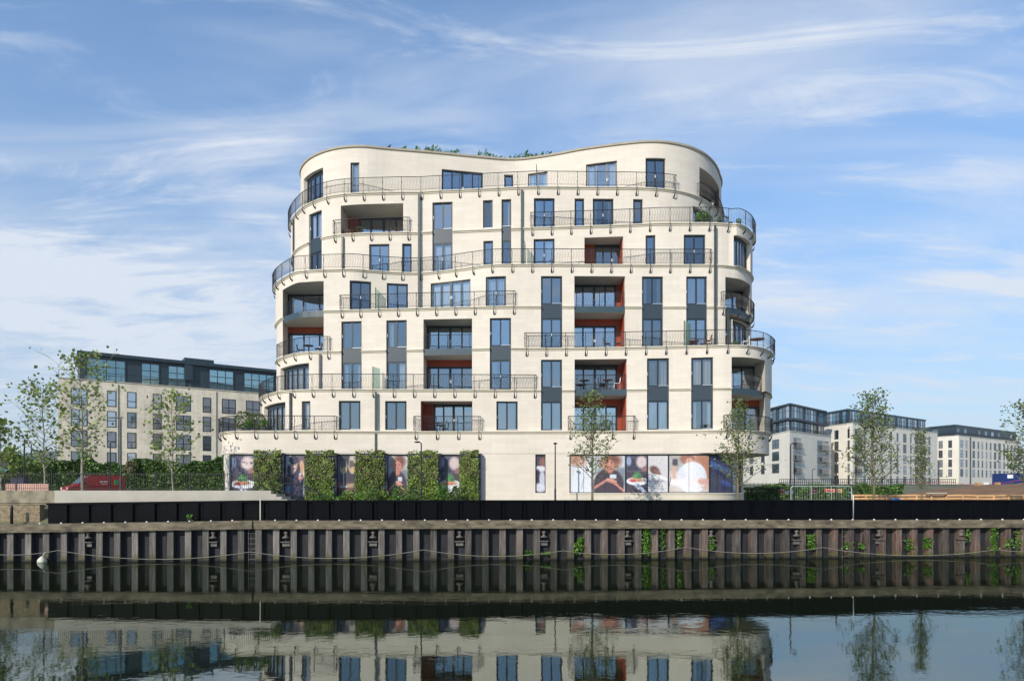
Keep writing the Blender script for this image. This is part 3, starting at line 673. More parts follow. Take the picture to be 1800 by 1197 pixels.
# ---------------------------------------------------------------- railings
def baluster(mb, p, z0, z1, u, ph=0.0, r=.0105, amp=.028, n=7):
    pts = []
    for i in range(n + 1):
        f = i / n; a = amp * math.sin(2 * math.pi * f * 1.25 + ph)
        pts.append((p[0] + u[0] * a, p[1] + u[1] * a, z0 + (z1 - z0) * f))
    mb.tube(pts, r, 3, cap=False)
def railing(O, k, s0, s1, out_=.24, posts=True, setin=None, hook=True, zb=None, parent=BLD, ret=(True, True), step=1.47):
    z = (ZA[k] if zb is None else zb); zt = z + 1.10
    if s0 > s1: s0, s1 = s1, s0
    n = max(3, int((s1 - s0) / .25)); T = np.linspace(s0, s1, n)
    path = [O.off(t, out_) for t in T]
    mb = MB(); 
    mb.tube([(p[0], p[1], zt) for p in path], .026, 6); mb.tube([(p[0], p[1], z + .12) for p in path], .014, 5)
    # returns to the wall
    Ok = OUT[k] if (zb is None and k in OUT) else None
    bal = MB()
    for e, t in enumerate((s0, s1)):
        if not ret[e]: continue
        p = O.off(t, out_); d = -O.nr(t); L = out_ + .02
        if Ok is not None:
            for q in np.arange(.1, 3.0, .1):
                c = p + d * q; i = int(np.argmin(np.hypot(Ok.P[:, 0] - c[0], Ok.P[:, 1] - c[1])))
                if np.dot(c - Ok.P[i], Ok.Nn[i]) < 0.02: L = q; break
            else: L = .4
        e_ = p + d * L
        mb.tube([(p[0], p[1], zt), (e_[0], e_[1], zt)], .022, 6); mb.tube([(p[0], p[1], z + .12), (e_[0], e_[1], z + .12)], .014, 5)
        for q in np.arange(.11, L - .04, .11): baluster(bal, p + d * q, z + .12, zt, d, q)
    r_ = ob('railing', mb, MT['rail'], parent)
    m = max(1, int(round((s1 - s0) / .115)))
    for i in range(m + 1):
        t = s0 + (s1 - s0) * i / m; p = O.off(t, out_); nn = O.nr(t); baluster(bal, p, z + .12, zt, (-nn[1], nn[0]), 0.0)
    ob('balusters', bal, MT['rail'], r_)
    if posts:
        m = max(1, int(round((s1 - s0 - .3) / step)))
        for i in range(m + 1):
            t = s0 + .12 + (s1 - s0 - .24) * i / m; nn = O.nr(t); b = O.pt(t); pb = MB()
            if hook: pr = [(.04, -.545), (.11, -.50), (.18, -.42), (out_, -.31), (out_ + .01, -.2), (out_, 0.2), (out_ - .015, .6), (out_, 1.09)]
            else: pr = [(out_, -.25), (out_, .5), (out_, 1.09)]
            rr = ([.050, .058, .052, .036, .020, .019, .022, .022] if hook else [.025] * 3)
            pb.tube([(b[0] + nn[0] * q, b[1] + nn[1] * q, z + h) for q, h in pr], rr, 6)
            if hook: pb.tube([(b[0] + nn[0] * .0, b[1] + nn[1] * .0, z - .55), (b[0] + nn[0] * .05, b[1] + nn[1] * .05, z - .55)], .05, 8)
            ob('post', pb, MT['rail'], r_)
    return r_
def sL(O, d=3.0): return O.s_px(-1e4) - d * O.dir
def sR(O, d=3.0): return O.s_px(1e4) + d * O.dir
railing(OUT[6], 7, sL(OUT[6], 4), OUT[6].s_px(1186), ret=(False, True) if OUT[6].dir > 0 else (True, False))
railing(OUT[6], 7, OUT[6].s_px(1227), sR(OUT[6], 2))
railing(OUT[5], 6, OUT[5].s_px(588), OUT[5].s_px(720.5))
railing(OUT[5], 6, OUT[5].s_px(932.5), sR(OUT[5], 4))
railing(OUT[4], 5, sL(OUT[4], 4), OUT[4].s_px(1249))
railing(OUT[3], 4, OUT[3].s_px(598.5), OUT[3].s_px(905.5))
railing(OUT[3], 4, OUT[3].s_px(1267), sR(OUT[3], 2))
railing(OUT[2], 3, OUT[2].s_px(491.5), OUT[2].s_px(580.5))
railing(OUT[2], 3, OUT[2].s_px(922), sR(OUT[2], 4))
railing(OUT[1], 2, sL(OUT[1], 4), OUT[1].s_px(942))
railing(OUT[0], 1, sL(OUT[0], 4), OUT[0].s_px(591.5))
railing(OUT[0], 1, OUT[0].s_px(727.5), OUT[0].s_px(845)); railing(OUT[0], 1, OUT[0].s_px(999), OUT[0].s_px(1116)); railing(OUT[0], 1, OUT[0].s_px(1273), sR(OUT[0], 1))
for k, a, b in ((4, 499, 567.5), (4, 1011, 1097.5), (3, 745.5, 828.5), (2, 1011.5, 1100.5), (2, 1287.5, 1343)):
    O = OUT[k - 1]; railing(O, k, O.s_px(a), O.s_px(b), -.10, True, None, False, ZA[k] + .02, ret=(False, False))
# rainwater pipes
def pipe(k0, k1, px, za=None, out_=.27):
    O = OUT[k1 - 1]; t = O.s_px(px); p = O.off(t, out_); n = O.nr(t); mb = MB()
    zt = ZA[k1] - .2; zb = ZA[k0] + .05 if za is None else za
    mb.obox(p, (-n[1], n[0]), .075, .06, zb, zt)
    for z in np.arange(zb + .6, zt, 1.5): mb.obox(p, (-n[1], n[0]), .09, .066, z, z + .06)
    mb.obox(O.off(t, out_ * .5), (-n[1], n[0]), .05, out_ / 2, zt - .35, zt - .25)
    ob('rainwater_pipe', mb, MT['pipe'], BLD)
pipe(4, 7, 737.5, out_=.22); pipe(5, 7, 917.5, out_=.12); pipe(5, 6, 603.5, out_=.12); pipe(3, 6, 1255.5, out_=.2); pipe(3, 4, 1278.5, out_=.1)
pipe(2, 3, 563.3, out_=.1); pipe(1, 2, 512.2, out_=.1); pipe(1, 2, 661.5, za=ZB + .05, out_=.2); pipe(5, 7, 517.5, out_=.08)
# frosted glass screens between terraces
for k, px, w, h in ((3, 1202.5, .9, 1.9), (2, 655.5, .45, 1.7), (4, 660.5, .12, 1.65), (7, 943, .12, 1.7), (5, 922.5, .14, 1.7)):
    O = OUT[k - 1]; t = O.s_px(px); a = O.off(t, .05); n = O.nr(t); b = a - n * 1.3; mb = MB()
    c = a + np.array([w * .35, .2])
    mb.hexa([(a[0], a[1], ZA[k] + .1), (a[0] + w * .8, a[1] + .9, ZA[k] + .1), (a[0] + w * .8, a[1] + .94, ZA[k] + .1), (a[0], a[1] + .04, ZA[k] + .1),
             (a[0], a[1], ZA[k] + h), (a[0] + w * .8, a[1] + .9, ZA[k] + h * 1.0), (a[0] + w * .8, a[1] + .94, ZA[k] + h), (a[0], a[1] + .04, ZA[k] + h)])
    s_ = ob('glass_screen', mb, MT['gscreen'], BLD)
    pb = MB(); pb.obox(a, (1, 0), .022, .022, ZA[k] + .05, ZA[k] + h); ob('post', pb, MT['rail'], s_)
# ---------------------------------------------------------------- posters (printed window film)
def canvas(w, h, bgc): A = np.zeros((h, w, 3)); A[:] = np.array(bgc) / 255.; return A
def ell(A, cx, cy, rx, ry, col, rot=0, soft=.25):
    h, w, _ = A.shape; asp = w / h
    X, Y = np.meshgrid((np.arange(w) + .5) / w, (np.arange(h) + .5) / h)
    dx = (X - cx) * asp; dy = Y - cy; c, s = math.cos(R(rot)), math.sin(R(rot))
    q = np.sqrt(((dx * c + dy * s) / (rx * asp)) ** 2 + ((-dx * s + dy * c) / ry) ** 2)
    a = np.clip((1 + soft - q) / (2 * soft), 0, 1)[..., None]; A[:] = A * (1 - a) + np.array(col) / 255. * a
def rect(A, x0, y0, x1, y1, col, soft=.03):
    h, w, _ = A.shape; X, Y = np.meshgrid((np.arange(w) + .5) / w, (np.arange(h) + .5) / h)
    a = np.clip((X - x0) / soft + .5, 0, 1) * np.clip((x1 - X) / soft + .5, 0, 1) * np.clip((Y - y0) / soft + .5, 0, 1) * np.clip((y1 - Y) / soft + .5, 0, 1)
    a = a[..., None]; A[:] = A * (1 - a) + np.array(col) / 255. * a
def stroke(A, pts, wd, col, soft=.5):
    for (x0, y0), (x1, y1) in zip(pts[:-1], pts[1:]):
        h, w, _ = A.shape; asp = w / h; X, Y = np.meshgrid((np.arange(w) + .5) / w * asp, (np.arange(h) + .5) / h)
        ax, ay, bx, by = x0 * asp, y0, x1 * asp, y1; L2 = (bx - ax) ** 2 + (by - ay) ** 2 + 1e-9
        t = np.clip(((X - ax) * (bx - ax) + (Y - ay) * (by - ay)) / L2, 0, 1); d = np.hypot(X - ax - t * (bx - ax), Y - ay - t * (by - ay))
        a = np.clip((wd * (1 + soft) - d) / (2 * soft * wd), 0, 1)[..., None]; A[:] = A * (1 - a) + np.array(col) / 255. * a
def food(A, x=0., w=1.):
    g = lambda v: x + v * w
    rect(A, g(0), 0, g(1), .45, (70, 66, 92)); rect(A, g(.1), .12, g(.62), .42, (52, 50, 70)); ell(A, g(.15), .18, .12 * w, .12, (130, 145, 190)); ell(A, g(.75), .2, .25 * w, .16, (206, 180, 176)); ell(A, g(.9), .42, .13 * w, .1, (150, 90, 84))
    rect(A, g(0), .45, g(1), 1.0, (66, 54, 66)); ell(A, g(.55), .71, .52 * w, .11, (226, 228, 238), 0, .06); ell(A, g(.55), .69, .42 * w, .075, (196, 196, 206), 0, .1)
    ell(A, g(.5), .67, .3 * w, .05, (222, 132, 92)); ell(A, g(.35), .70, .16 * w, .03, (214, 44, 40)); ell(A, g(.72), .69, .15 * w, .03, (188, 150, 96)); ell(A, g(.62), .70, .07 * w, .02, (206, 60, 44))
    ell(A, g(.55), .55, .17 * w, .09, (64, 128, 70)); ell(A, g(.48), .59, .16 * w, .05, (82, 144, 78)); ell(A, g(.66), .6, .12 * w, .04, (50, 104, 58)); ell(A, g(.7), .9, .32 * w, .06, (176, 184, 210), 20)
def cupman(A):
    rect(A, 0, 0, 1, 1, (186, 204, 206)); rect(A, .65, 0, 1, .75, (96, 76, 88)); ell(A, .85, .3, .12, .16, (222, 160, 110)); ell(A, .96, .45, .06, .1, (230, 190, 150))
    ell(A, .5, .8, .52, .42, (56, 50, 82), 0, .08); ell(A, .28, .36, .12, .12, (52, 46, 66), 0, .3); ell(A, .68, .36, .1, .14, (52, 46, 66), 0, .3); ell(A, .48, .25, .17, .15, (190, 140, 122), 0, .1); ell(A, .48, .12, .23, .11, (44, 42, 62), 0, .1); rect(A, .28, .13, .69, .18, (58, 56, 78))
    ell(A, .41, .23, .025, .012, (60, 45, 50)); ell(A, .55, .23, .025, .012, (60, 45, 50))
    rect(A, .4, .28, .57, .38, (226, 222, 224)); rect(A, .41, .31, .56, .36, (206, 44, 84)); ell(A, .42, .40, .09, .07, (206, 158, 140), 0, .2); ell(A, .8, .55, .1, .09, (204, 138, 126), 0, .2); rect(A, .72, .44, .88, .49, (196, 202, 214)); rect(A, .0, .74, .3, .93, (66, 140, 200)); rect(A, .93, .62, 1, .95, (226, 228, 232))
def wine(A):
    rect(A, 0, 0, 1, 1, (58, 54, 66)); rect(A, 0, 0, .22, .9, (150, 146, 160), .12); ell(A, .85, .12, .16, .14, (196, 172, 160)); rect(A, 0, .66, 1, 1, (110, 66, 64)); ell(A, .15, .72, .18, .08, (186, 100, 96)); ell(A, .8, .74, .25, .05, (170, 140, 110))
    for cx in (.42, .82):
        ell(A, cx, .30, .17, .16, (196, 168, 140), 8 if cx < .5 else -14, .15); ell(A, cx, .25, .13, .12, (90, 78, 80), 8 if cx < .5 else -14, .2); ell(A, cx + .03, .36, .1, .07, (222, 170, 96), 0, .3)
    stroke(A, [(.42, .45), (.43, .74)], .012, (222, 216, 214)); ell(A, .43, .77, .2, .02, (214, 210, 214), 0, .2); rect(A, 0, .88, 1, 1, (44, 44, 70))
def woman(A, x=0., w=1.):
    g = lambda v: x + v * w
    rect(A, g(0), 0, g(1), 1, (186, 196, 206)); rect(A, g(.72), .35, g(1), .8, (112, 122, 140), .08); ell(A, g(.48), .85, .48 * w, .5, (62, 50, 62), 0, .07); ell(A, g(.52), .22, .34 * w, .2, (172, 110, 92), 0, .25); ell(A, g(.62), .14, .24 * w, .13, (120, 66, 52), 0, .4); ell(A, g(.34), .2, .13 * w, .1, (190, 130, 110), 0, .5)
    ell(A, g(.5), .27, .18 * w, .13, (206, 120, 98), 0, .1); ell(A, g(.5), .42, .12 * w, .08, (196, 110, 90), 0, .15); ell(A, g(.5), .32, .06 * w, .014, (176, 46, 56)); ell(A, g(.43), .24, .03 * w, .012, (80, 44, 40)); ell(A, g(.58), .24, .03 * w, .012, (80, 44, 40))
    rect(A, g(.52), .53, g(.72), .64, (196, 212, 222)); stroke(A, [(g(.05), .88), (g(.42), .68), (g(.62), .66)], .035, (208, 120, 100)); stroke(A, [(g(.95), .97), (g(.7), .78), (g(.5), .68)], .032, (206, 116, 98)); stroke(A, [(g(.45), .65), (g(.72), .72)], .022, (216, 142, 122)); stroke(A, [(g(.45), .71), (g(.7), .78)], .018, (198, 112, 96))
def narrow(A):
    rect(A, 0, 0, 1, 1, (60, 48, 62)); ell(A, .8, .2, .4, .12, (130, 76, 66)); ell(A, .5, .38, .7, .08, (202, 206, 216)); ell(A, .2, .55, .3, .16, (46, 36, 54)); ell(A, .7, .65, .3, .22, (176, 182, 204)); ell(A, .5, .88, .7, .12, (196, 198, 214))
def rwoman(A):
    rect(A, 0, 0, 1, 1, (204, 206, 212)); ell(A, .12, .12, .17, .18, (176, 120, 96), 0, .3); ell(A, .22, .3, .09, .14, (214, 158, 136), 10, .2); stroke(A, [(.16, .33), (.27, .36)], .02, (120, 126, 150)); ell(A, .25, .8, .22, .5, (212, 216, 226), 0, .1); stroke(A, [(.2, .95), (.26, .6)], .02, (166, 172, 190))
    B = canvas(80, 60, (0, 0, 0)); woman(B); h, w, _ = A.shape
    for j in range(int(w * .42), w):
        A[:, j] = B[(np.arange(h) * 60 // h), min(79, int((j - w * .42) / (w * .58) * 80))]
def pastry(A):
    rect(A, 0, 0, 1, 1, (198, 192, 194)); rect(A, .9, 0, 1, .6, (206, 196, 196)); ell(A, .35, .42, .24, .11, (96, 60, 56), 12, .3); ell(A, .5, .48, .2, .05, (128, 86, 78), 20, .3); ell(A, .3, .58, .45, .05, (230, 224, 220)); rect(A, 0, .68, .8, .73, (140, 134, 152)); rect(A, 0, .76, 1, 1, (206, 200, 202)); stroke(A, [(.62, .6), (1, .68)], .04, (226, 222, 226))
def hug(A):
    rect(A, 0, 0, 1, 1, (200, 184, 176)); rect(A, 0, 0, .55, .45, (160, 156, 152), .1); rect(A, .1, .12, .22, .3, (64, 58, 70)); stroke(A, [(.12, .35), (.14, .62)], .05, (214, 150, 124)); ell(A, .85, .3, .2, .5, (186, 112, 82), -18, .25); ell(A, .45, .12, .18, .14, (150, 92, 74), 0, .2); ell(A, .5, .2, .09, .11, (216, 142, 118), 0, .2); ell(A, .58, .62, .36, .42, (222, 224, 234), 0, .06); ell(A, .3, .62, .1, .3, (206, 208, 220), 20, .3)
    stroke(A, [(-.1, .72), (.3, .76), (.75, .72)], .085, (234, 222, 226)); stroke(A, [(.75, .72), (.97, .74)], .06, (220, 150, 130))
    for q in range(4): stroke(A, [(.8, .64 + q * .075), (.99, .68 + q * .075)], .018, (226, 158, 138))
    for q in range(3): stroke(A, [(-.04 + q * .05, .62), (-.08 + q * .05, .84)], .012, (40, 52, 92))
def bluep(A):
    rect(A, 0, 0, 1, 1, (42, 44, 90)); stroke(A, [(0, .25), (1, .5)], .07, (46, 92, 190)); stroke(A, [(.1, .66), (1, .82)], .06, (52, 84, 180)); rect(A, 0, .5, .45, 1, (58, 58, 80), .2); stroke(A, [(.3, .5), (1, .62)], .02, (28, 32, 70))
def sleeve(A):
    rect(A, 0, 0, 1, 1, (70, 60, 70)); ell(A, .3, .5, .6, .5, (186, 182, 190), 0, .2); ell(A, .65, .78, .25, .1, (196, 116, 96)); ell(A, .8, .1, .5, .2, (100, 96, 120))
POST = MT['poster'] = bpy.data.materials.new('printed_window_film'); POST.use_nodes = True
pt_ = POST.node_tree; pa = pt_.nodes.new('ShaderNodeVertexColor'); pa.layer_name = 'Col'; pt_.links.new(pa.outputs[0], pt_.nodes['Principled BSDF'].inputs['Base Color'])
pt_.nodes['Principled BSDF'].inputs['Roughness'].default_value = .35
def poster(px0, px1, z0, z1, fn, w, h, label, split=0, inset=.16):
    A = canvas(w, h, (128, 128, 128)); fn(A); A = np.clip(A, 0, 1) ** .84; A = A * .78 + A.mean(2, keepdims=True) * .22
    rg = np.random.RandomState(int(px0)); nz = rg.normal(0, 1, A.shape[:2]); nz = (nz + np.roll(nz, 1, 0) + np.roll(nz, 1, 1) + np.roll(nz, (1, 1), (0, 1))) / 2; A = np.clip(A + (nz * .022)[..., None] + rg.normal(0, .012, A.shape), 0, 1)
    lin = np.where(A <= .04045, A / 12.92, ((A + .055) / 1.055) ** 2.4) * .90
    s0, s1 = OUTG.s_px(px0), OUTG.s_px(px1); mb = MB(); col = []
    for j in range(h + 1):
        for i in range(w + 1):
            p = OUTG.off(s0 + (s1 - s0) * i / w, -inset); mb.v.append((p[0], p[1], z1 + (z0 - z1) * j / h))
            c = lin[min(j, h - 1), min(i, w - 1)]; col.append((c[0], c[1], c[2], 1))
    for j in range(h):
        for i in range(w):
            a = j * (w + 1) + i; mb.f.append((a, a + w + 1, a + w + 2, a + 1)); mb.m.append(0); mb.uv.append(None)
    mb.c = col
    return ob('printed_panel', mb, POST, BLD, label=label)
zt0, zb0 = ZB - .12, 3.45
poster(403, 446, zb0, zt0, food, 56, 84, 'printed window panel of a salad plate, at the left end')
poster(498, 535, zb0, zt0, cupman, 56, 84, 'printed window panel of a person in a beanie drinking from a cup')
poster(588, 625, zb0, zt0, wine, 56, 84, 'printed window panel of two wine glasses')
poster(680, 717, zb0, zt0, woman, 56, 84, 'printed window panel of a curly-haired woman holding a phone')
poster(771, 808, zb0, zt0, food, 56, 84, 'printed window panel of a salad plate')
zr0, zr1 = 3.76, ZB - .1
poster(942, 958.4, zr0, zr1, narrow, 20, 60, 'narrow printed window panel')
for a, b, fn, w, lb in ((1002.5, 1099.5, rwoman, 150, 'wide printed window panel of a woman with a phone'), (1100.5, 1137.8, food, 60, 'printed window panel of a salad plate'), (1138.6, 1175, pastry, 56, 'printed window panel of a hand with pastries'),
                        (1175.6, 1248.5, hug, 100, 'printed window panel of a couple hugging'), (1249.5, 1290, bluep, 40, 'blurry blue printed window panel'), (1290.5, 1303.5, sleeve, 20, 'narrow printed window panel on the curve')):
    poster(a, b, zr0, zr1, fn, w, 60, lb)
for o, edges in ((LP, [402.3, 446.5, 498, 535.5, 588, 625.5, 680, 717.5, 770.5, 808.5, 842]), (NP, [941.2, 958.9]), (RP, [1001.3, 1026, 1064, 1100, 1138.2, 1175.3, 1211.5, 1249, 1263, 1277, 1290.2, 1304.5])):
    fb = MB()
    for e in edges:
        t = OUTG.s_px(e); n = OUTG.nr(t); p = OUTG.off(t, -.15); wd = .022 if e in (1026, 1064, 1211.5, 1263, 1277) else .045
        if wd < .03: p = OUTG.off(t, -.165); fb.obox(p, (-n[1], n[0]), .009, .02, o.z0 + .02, o.z1 - .002)
        else: fb.obox(p, (-n[1], n[0]), wd, .04, o.z0 + .02, o.z1 - .002)
    T = np.linspace(o.s0, o.s1, 40)
    for a, b in zip(T[:-1], T[1:]):
        for z0_, z1_ in ((o.z1 - .1, o.z1 - .003), (o.z0 + .003, o.z0 + .05)): vseg(fb, OUTG.off(a, -.14), OUTG.off(b, -.14), z0_, z1_, 0, .05)
        vseg(fb, OUTG.off(a, -.235), OUTG.off(b, -.235), o.z0, o.z1 - .001, 0, .02)
    ob('shopfront_frame', fb, MT['frame'], BLD)
# plinth under the right-hand printed windows
pl = MB(); sweep(pl, OUTG, OUTG.s_px(1001), OUTG.s_px(1e4) + OUTG.dir * 1.2, [(0, ZG), (.05, ZG), (.05, 3.60), (.09, 3.62), (.09, 3.69), (0, 3.71)]); ob('plinth', pl, MT['trim'], BLD)
# ---------------------------------------------------------------- foliage builders
def leaves_box(mb, r, n, x0, x1, y0, y1, z0, z1, size, bulge=.12, m=0, wob=0):
    for _ in range(n):
        x = r.uniform(x0, x1); z = r.uniform(z0, z1); f = r.random()
        yy = y0 - bulge * math.sin(x * 5.1 + wob) * math.sin(z * 4.3 + wob) * .5 + abs(r.gauss(0, .10)) - bulge * .3
        zz_ = z + (bulge * math.sin(x * 3.3 + wob) if z > z1 - .4 else 0)
        mb.leaf((x, min(yy, y1), zz_), size, r, m, 0, .45)
# green living wall panels in front of the ground floor
GW = [(446, 493.5, 0), (537, 586.5, 0), (624.5, 676, 0), (717, 770, 0), (808.5, 841, 0)]
labs = ['leafy green living wall panel beside the leftmost salad poster', 'leafy green living wall panel right of the beanie poster', 'leafy green living wall panel right of the wine glass poster, under the long rainwater pipe',
        'leafy green living wall panel behind the lamp post', 'narrow leafy living wall panel, rightmost of the five']
for i, (a, b, _) in enumerate(GW):
    p = OUTG.pt(OUTG.s_px((a + b) / 2)); Yf = p[1] - .62; x0, x1 = at(a, Yf), at(b, Yf); r = random.Random(40 + i)
    g = thing('living_wall_panel', labs[i], 'plant wall', ((x0 + x1) / 2, Yf, 2.6), 'green living wall panels between the posters')
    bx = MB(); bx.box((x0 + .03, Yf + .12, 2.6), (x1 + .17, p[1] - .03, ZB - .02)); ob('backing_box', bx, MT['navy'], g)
    lf = MB(); leaves_box(lf, r, 3600, x0, x1, Yf, Yf + .3, 2.5, ZB + .02, .13, .2, 0, i)
    leaves_box(lf, r, 600, x0, x1, Yf - .03, Yf + .2, 4.7, ZB + .02, .10, .2, 1, i)
    for _ in range(260):
        lf.leaf((r.choice((x0 - .03, x1 + .02)) + r.gauss(0, .04), Yf + r.uniform(0, .3), r.uniform(2.5, ZB)), .12, r)
    for _ in range(150): lf.leaf((r.uniform(x0, x1), Yf + r.uniform(0, .4), ZB + .02 + abs(r.gauss(0, .09))), .12, r)
    ob('foliage', lf, [MT['leafd'], MT['leafdr']], g)
def shrub(px, Y, z0, rad, h, n, m='leafd', label='', size=.12, seed=0, group=None, name='shrub'):
    r = random.Random(seed); x = at(px, Y); t = thing(name, label, 'shrub', (x, Y, z0), group); mb = MB(); st = MB()
    for _ in range(n):
        a = r.uniform(0, 2 * math.pi); q = math.sqrt(r.random()); e = r.random() ** .7
        rr = rad * q * (1 - .55 * e ** 3) * (1 + .25 * math.sin(3 * a + seed)); mb.leaf((x + rr * math.cos(a), Y + rr * math.sin(a) * .8, z0 + h * e * (1 + .2 * math.sin(2 * a + seed))), size, r)
    for q in range(6):
        a = q * 1.05; st.tube([(x, Y, z0 - .1), (x + .3 * rad * math.cos(a), Y + .3 * rad * math.sin(a), z0 + h * .45), (x + .6 * rad * math.cos(a), Y + .5 * rad * math.sin(a), z0 + h * .8)], [.02, .014, .006], 5)
    ob('foliage', mb, MT[m], t); ob('stem', st, MT['bark'], t); return t
ORD = ['leftmost', 'second from the left', 'third from the left', 'fourth from the left', 'fifth from the left', 'sixth from the left', 'seventh from the left', 'eighth from the left', 'ninth from the left', 'tenth from the left', 'seventh from the right', 'sixth from the right', 'fifth from the right', 'fourth from the right', 'third from the right', 'second from the right', 'rightmost', 'rightmost']
def ordl(i, n): return ORD[i] if i < 9 and i < n - 1 or i == 0 else {1: 'rightmost', 2: 'second from the right', 3: 'third from the right', 4: 'fourth from the right', 5: 'fifth from the right', 6: 'sixth from the right', 7: 'seventh from the right', 8: 'eighth from the right', 9: 'ninth from the right'}[n - i]
BEDL = ['low bushy shrub in the bed below the living wall, ' + ordl(i, 13) for i in range(13)]
bed = [(548, .6, .8), (566, .7, .9), (590, .6, .7), (612, .7, 1.0), (634, .6, .8), (655, .7, 1.1), (676, .6, .9), (700, .7, 1.3), (722, .6, 1.0), (752, .7, 1.1), (778, .7, 1.4), (800, .6, 1.2), (822, .6, 1.0)]
for i, (px, rd, h) in enumerate(bed):
    shrub(px, 48.4 - (i % 3) * .35, 2.6, rd, h + .15, 620, ('leafd', 'leafg', 'leafc')[i % 3], BEDL[i], .13, 100 + i, 'shrubs in the bed below the living wall')
# ---------------------------------------------------------------- trees
def tree(px, Y, z0, top_py, crown, label, seed, n_limb=26, leaf=.16, per=26, lean=0.0, trunk_r=.07, m='leafa', bark='barkp', clear=.35, upright=.5, cat='tree', name='young_tree', group=None, prof=None, spread=.16):
    r = random.Random(seed); x = at(px, Y); H = zat(top_py, Y) - z0
    t = thing(name, label, cat, (x, Y, z0), group)
    n = 12; ax = []; wob = [r.gauss(0, .05) for _ in range(n + 1)]; cx = 0; cy = 0
    for i in range(n + 1):
        f = i / n; cx += wob[i] * .6; cy += r.gauss(0, .02); ax.append((x + lean * f * H + cx, Y + cy, z0 - .1 + (H + .1) * f))
    tr = MB(); tr.tube(ax, [trunk_r * (1 - .86 * (i / n) ** .8) for i in range(n + 1)], 8); ob('trunk', tr, MT[bark], t, True)
    lm = MB(); lf = MB()
    def apos(f):
        q = f * n; i = min(int(q), n - 1); a = Vector(ax[i]); return a.lerp(Vector(ax[i + 1]), q - i)
    for j in range(n_limb):
        f = clear + (0.97 - clear) * (j + .5) / n_limb; a = j * 2.399 + r.uniform(-.4, .4)
        g = (f - clear) / (1 - clear)
        wd = (prof(g) if prof else math.sin(math.pi * min(1, .16 + .80 * g)) ** .8) * crown
        L = wd * r.uniform(.6, 1.1)
        b = apos(f); up = upright * r.uniform(.6, 1.3)
        d = Vector((math.cos(a), math.sin(a), up)); pts = [b]
        for q in range(1, 5):
            d2 = d + Vector((r.gauss(0, .12), r.gauss(0, .12), .12 * q + r.gauss(0, .08))); pts.append(pts[-1] + d2.normalized() * L / 4)
        r0 = max(.012, trunk_r * .36 * (1 - g * .6)); lm.tube(pts, [r0 * (1 - .2 * q) for q in range(5)], 5, cap=False)
        for q in range(1, 5):
            for s_ in range(2):
                e = pts[q] + Vector((r.gauss(0, 1), r.gauss(0, 1), r.gauss(.2, .7))) * L * .20
                lm.tube([pts[q], e], [.010, .005], 3, cap=False)
                for _ in range(max(1, int(per * r.uniform(0.1, 1.0) * (.5 + .2 * q) / 4))):
                    c = pts[q].lerp(e, r.uniform(.2, 1.15)) + Vector((r.gauss(0, spread), r.gauss(0, spread), r.gauss(0, spread * .7))); lf.leaf(c, leaf, r)
    ob('limbs', lm, MT[bark], t, True); ob('crown', lf, MT[m], t)
    return t
tree(79, 43.5, 2.95, 676, 2.45, 'young plane tree with bright sparse leaves at the left, in front of the sky', 11, 34, .22, 17, -.015, .085, 'leafa', 'barkp', .30, .55, spread=.20)
tree(146, 42.0, 2.95, 622, 2.8, 'tallest young plane tree, before the left corner of the beige block', 12, 38, .22, 17, -.03, .11, 'leafa', 'barkp', .28, .6, spread=.20)
tree(304, 42.0, 2.95, 693, 2.4, 'young tree with thin pale crown in front of the hedge', 13, 30, .21, 17, -.02, .075, 'leafa', 'barkp', .28, .6, spread=.17)
tree(2, 43, 2.95, 742, 1.5, 'young tree cut by the left edge of the view', 14, 20, .24, 24, 0, .07, 'leafa', 'barkp', .3, .5, spread=.2)
tree(1041, 42.3, 2.6, 686, 2.2, 'slender young tree with airy green crown in front of the wide poster windows', 15, 46, .135, 28, 0.002, .085, 'leafb', 'bark', .25, .55, spread=.12, prof=lambda g: (1 - g) ** .75 * .95 + .12)
tree(1297, 42.3, 2.6, 702, 2.1, 'slender young tree with olive crown beside the right-hand corner of the curved building', 16, 46, .13, 32, 0.0, .095, 'leafb', 'bark', .22, .5, spread=.13, prof=lambda g: (1 - g) ** .8 * .95 + .10)
tree(1537, 43.5, 2.5, 694, 2.4, 'tall leafy young tree in front of the pale apartment blocks', 17, 58, .14, 36, 0.003, .09, 'leafb', 'bark', .20, .75, spread=.14, prof=lambda g: (1 - g) ** .6 * .9 + .12)
tree(1618, 44, 2.5, 764, 1.5, 'small young tree with upright twiggy crown beside the taller leafy one', 18, 46, .10, 26, 0, .07, 'leafb', 'bark', .25, 2.4, spread=.07, prof=lambda g: .95 * (1 - g) ** .3)
tree(1806, 43, 2.5, 704, 1.7, 'young tree cut by the right edge of the view', 19, 40, .15, 22, 0, .09, 'leafb', 'bark', .25, .6, spread=.15)
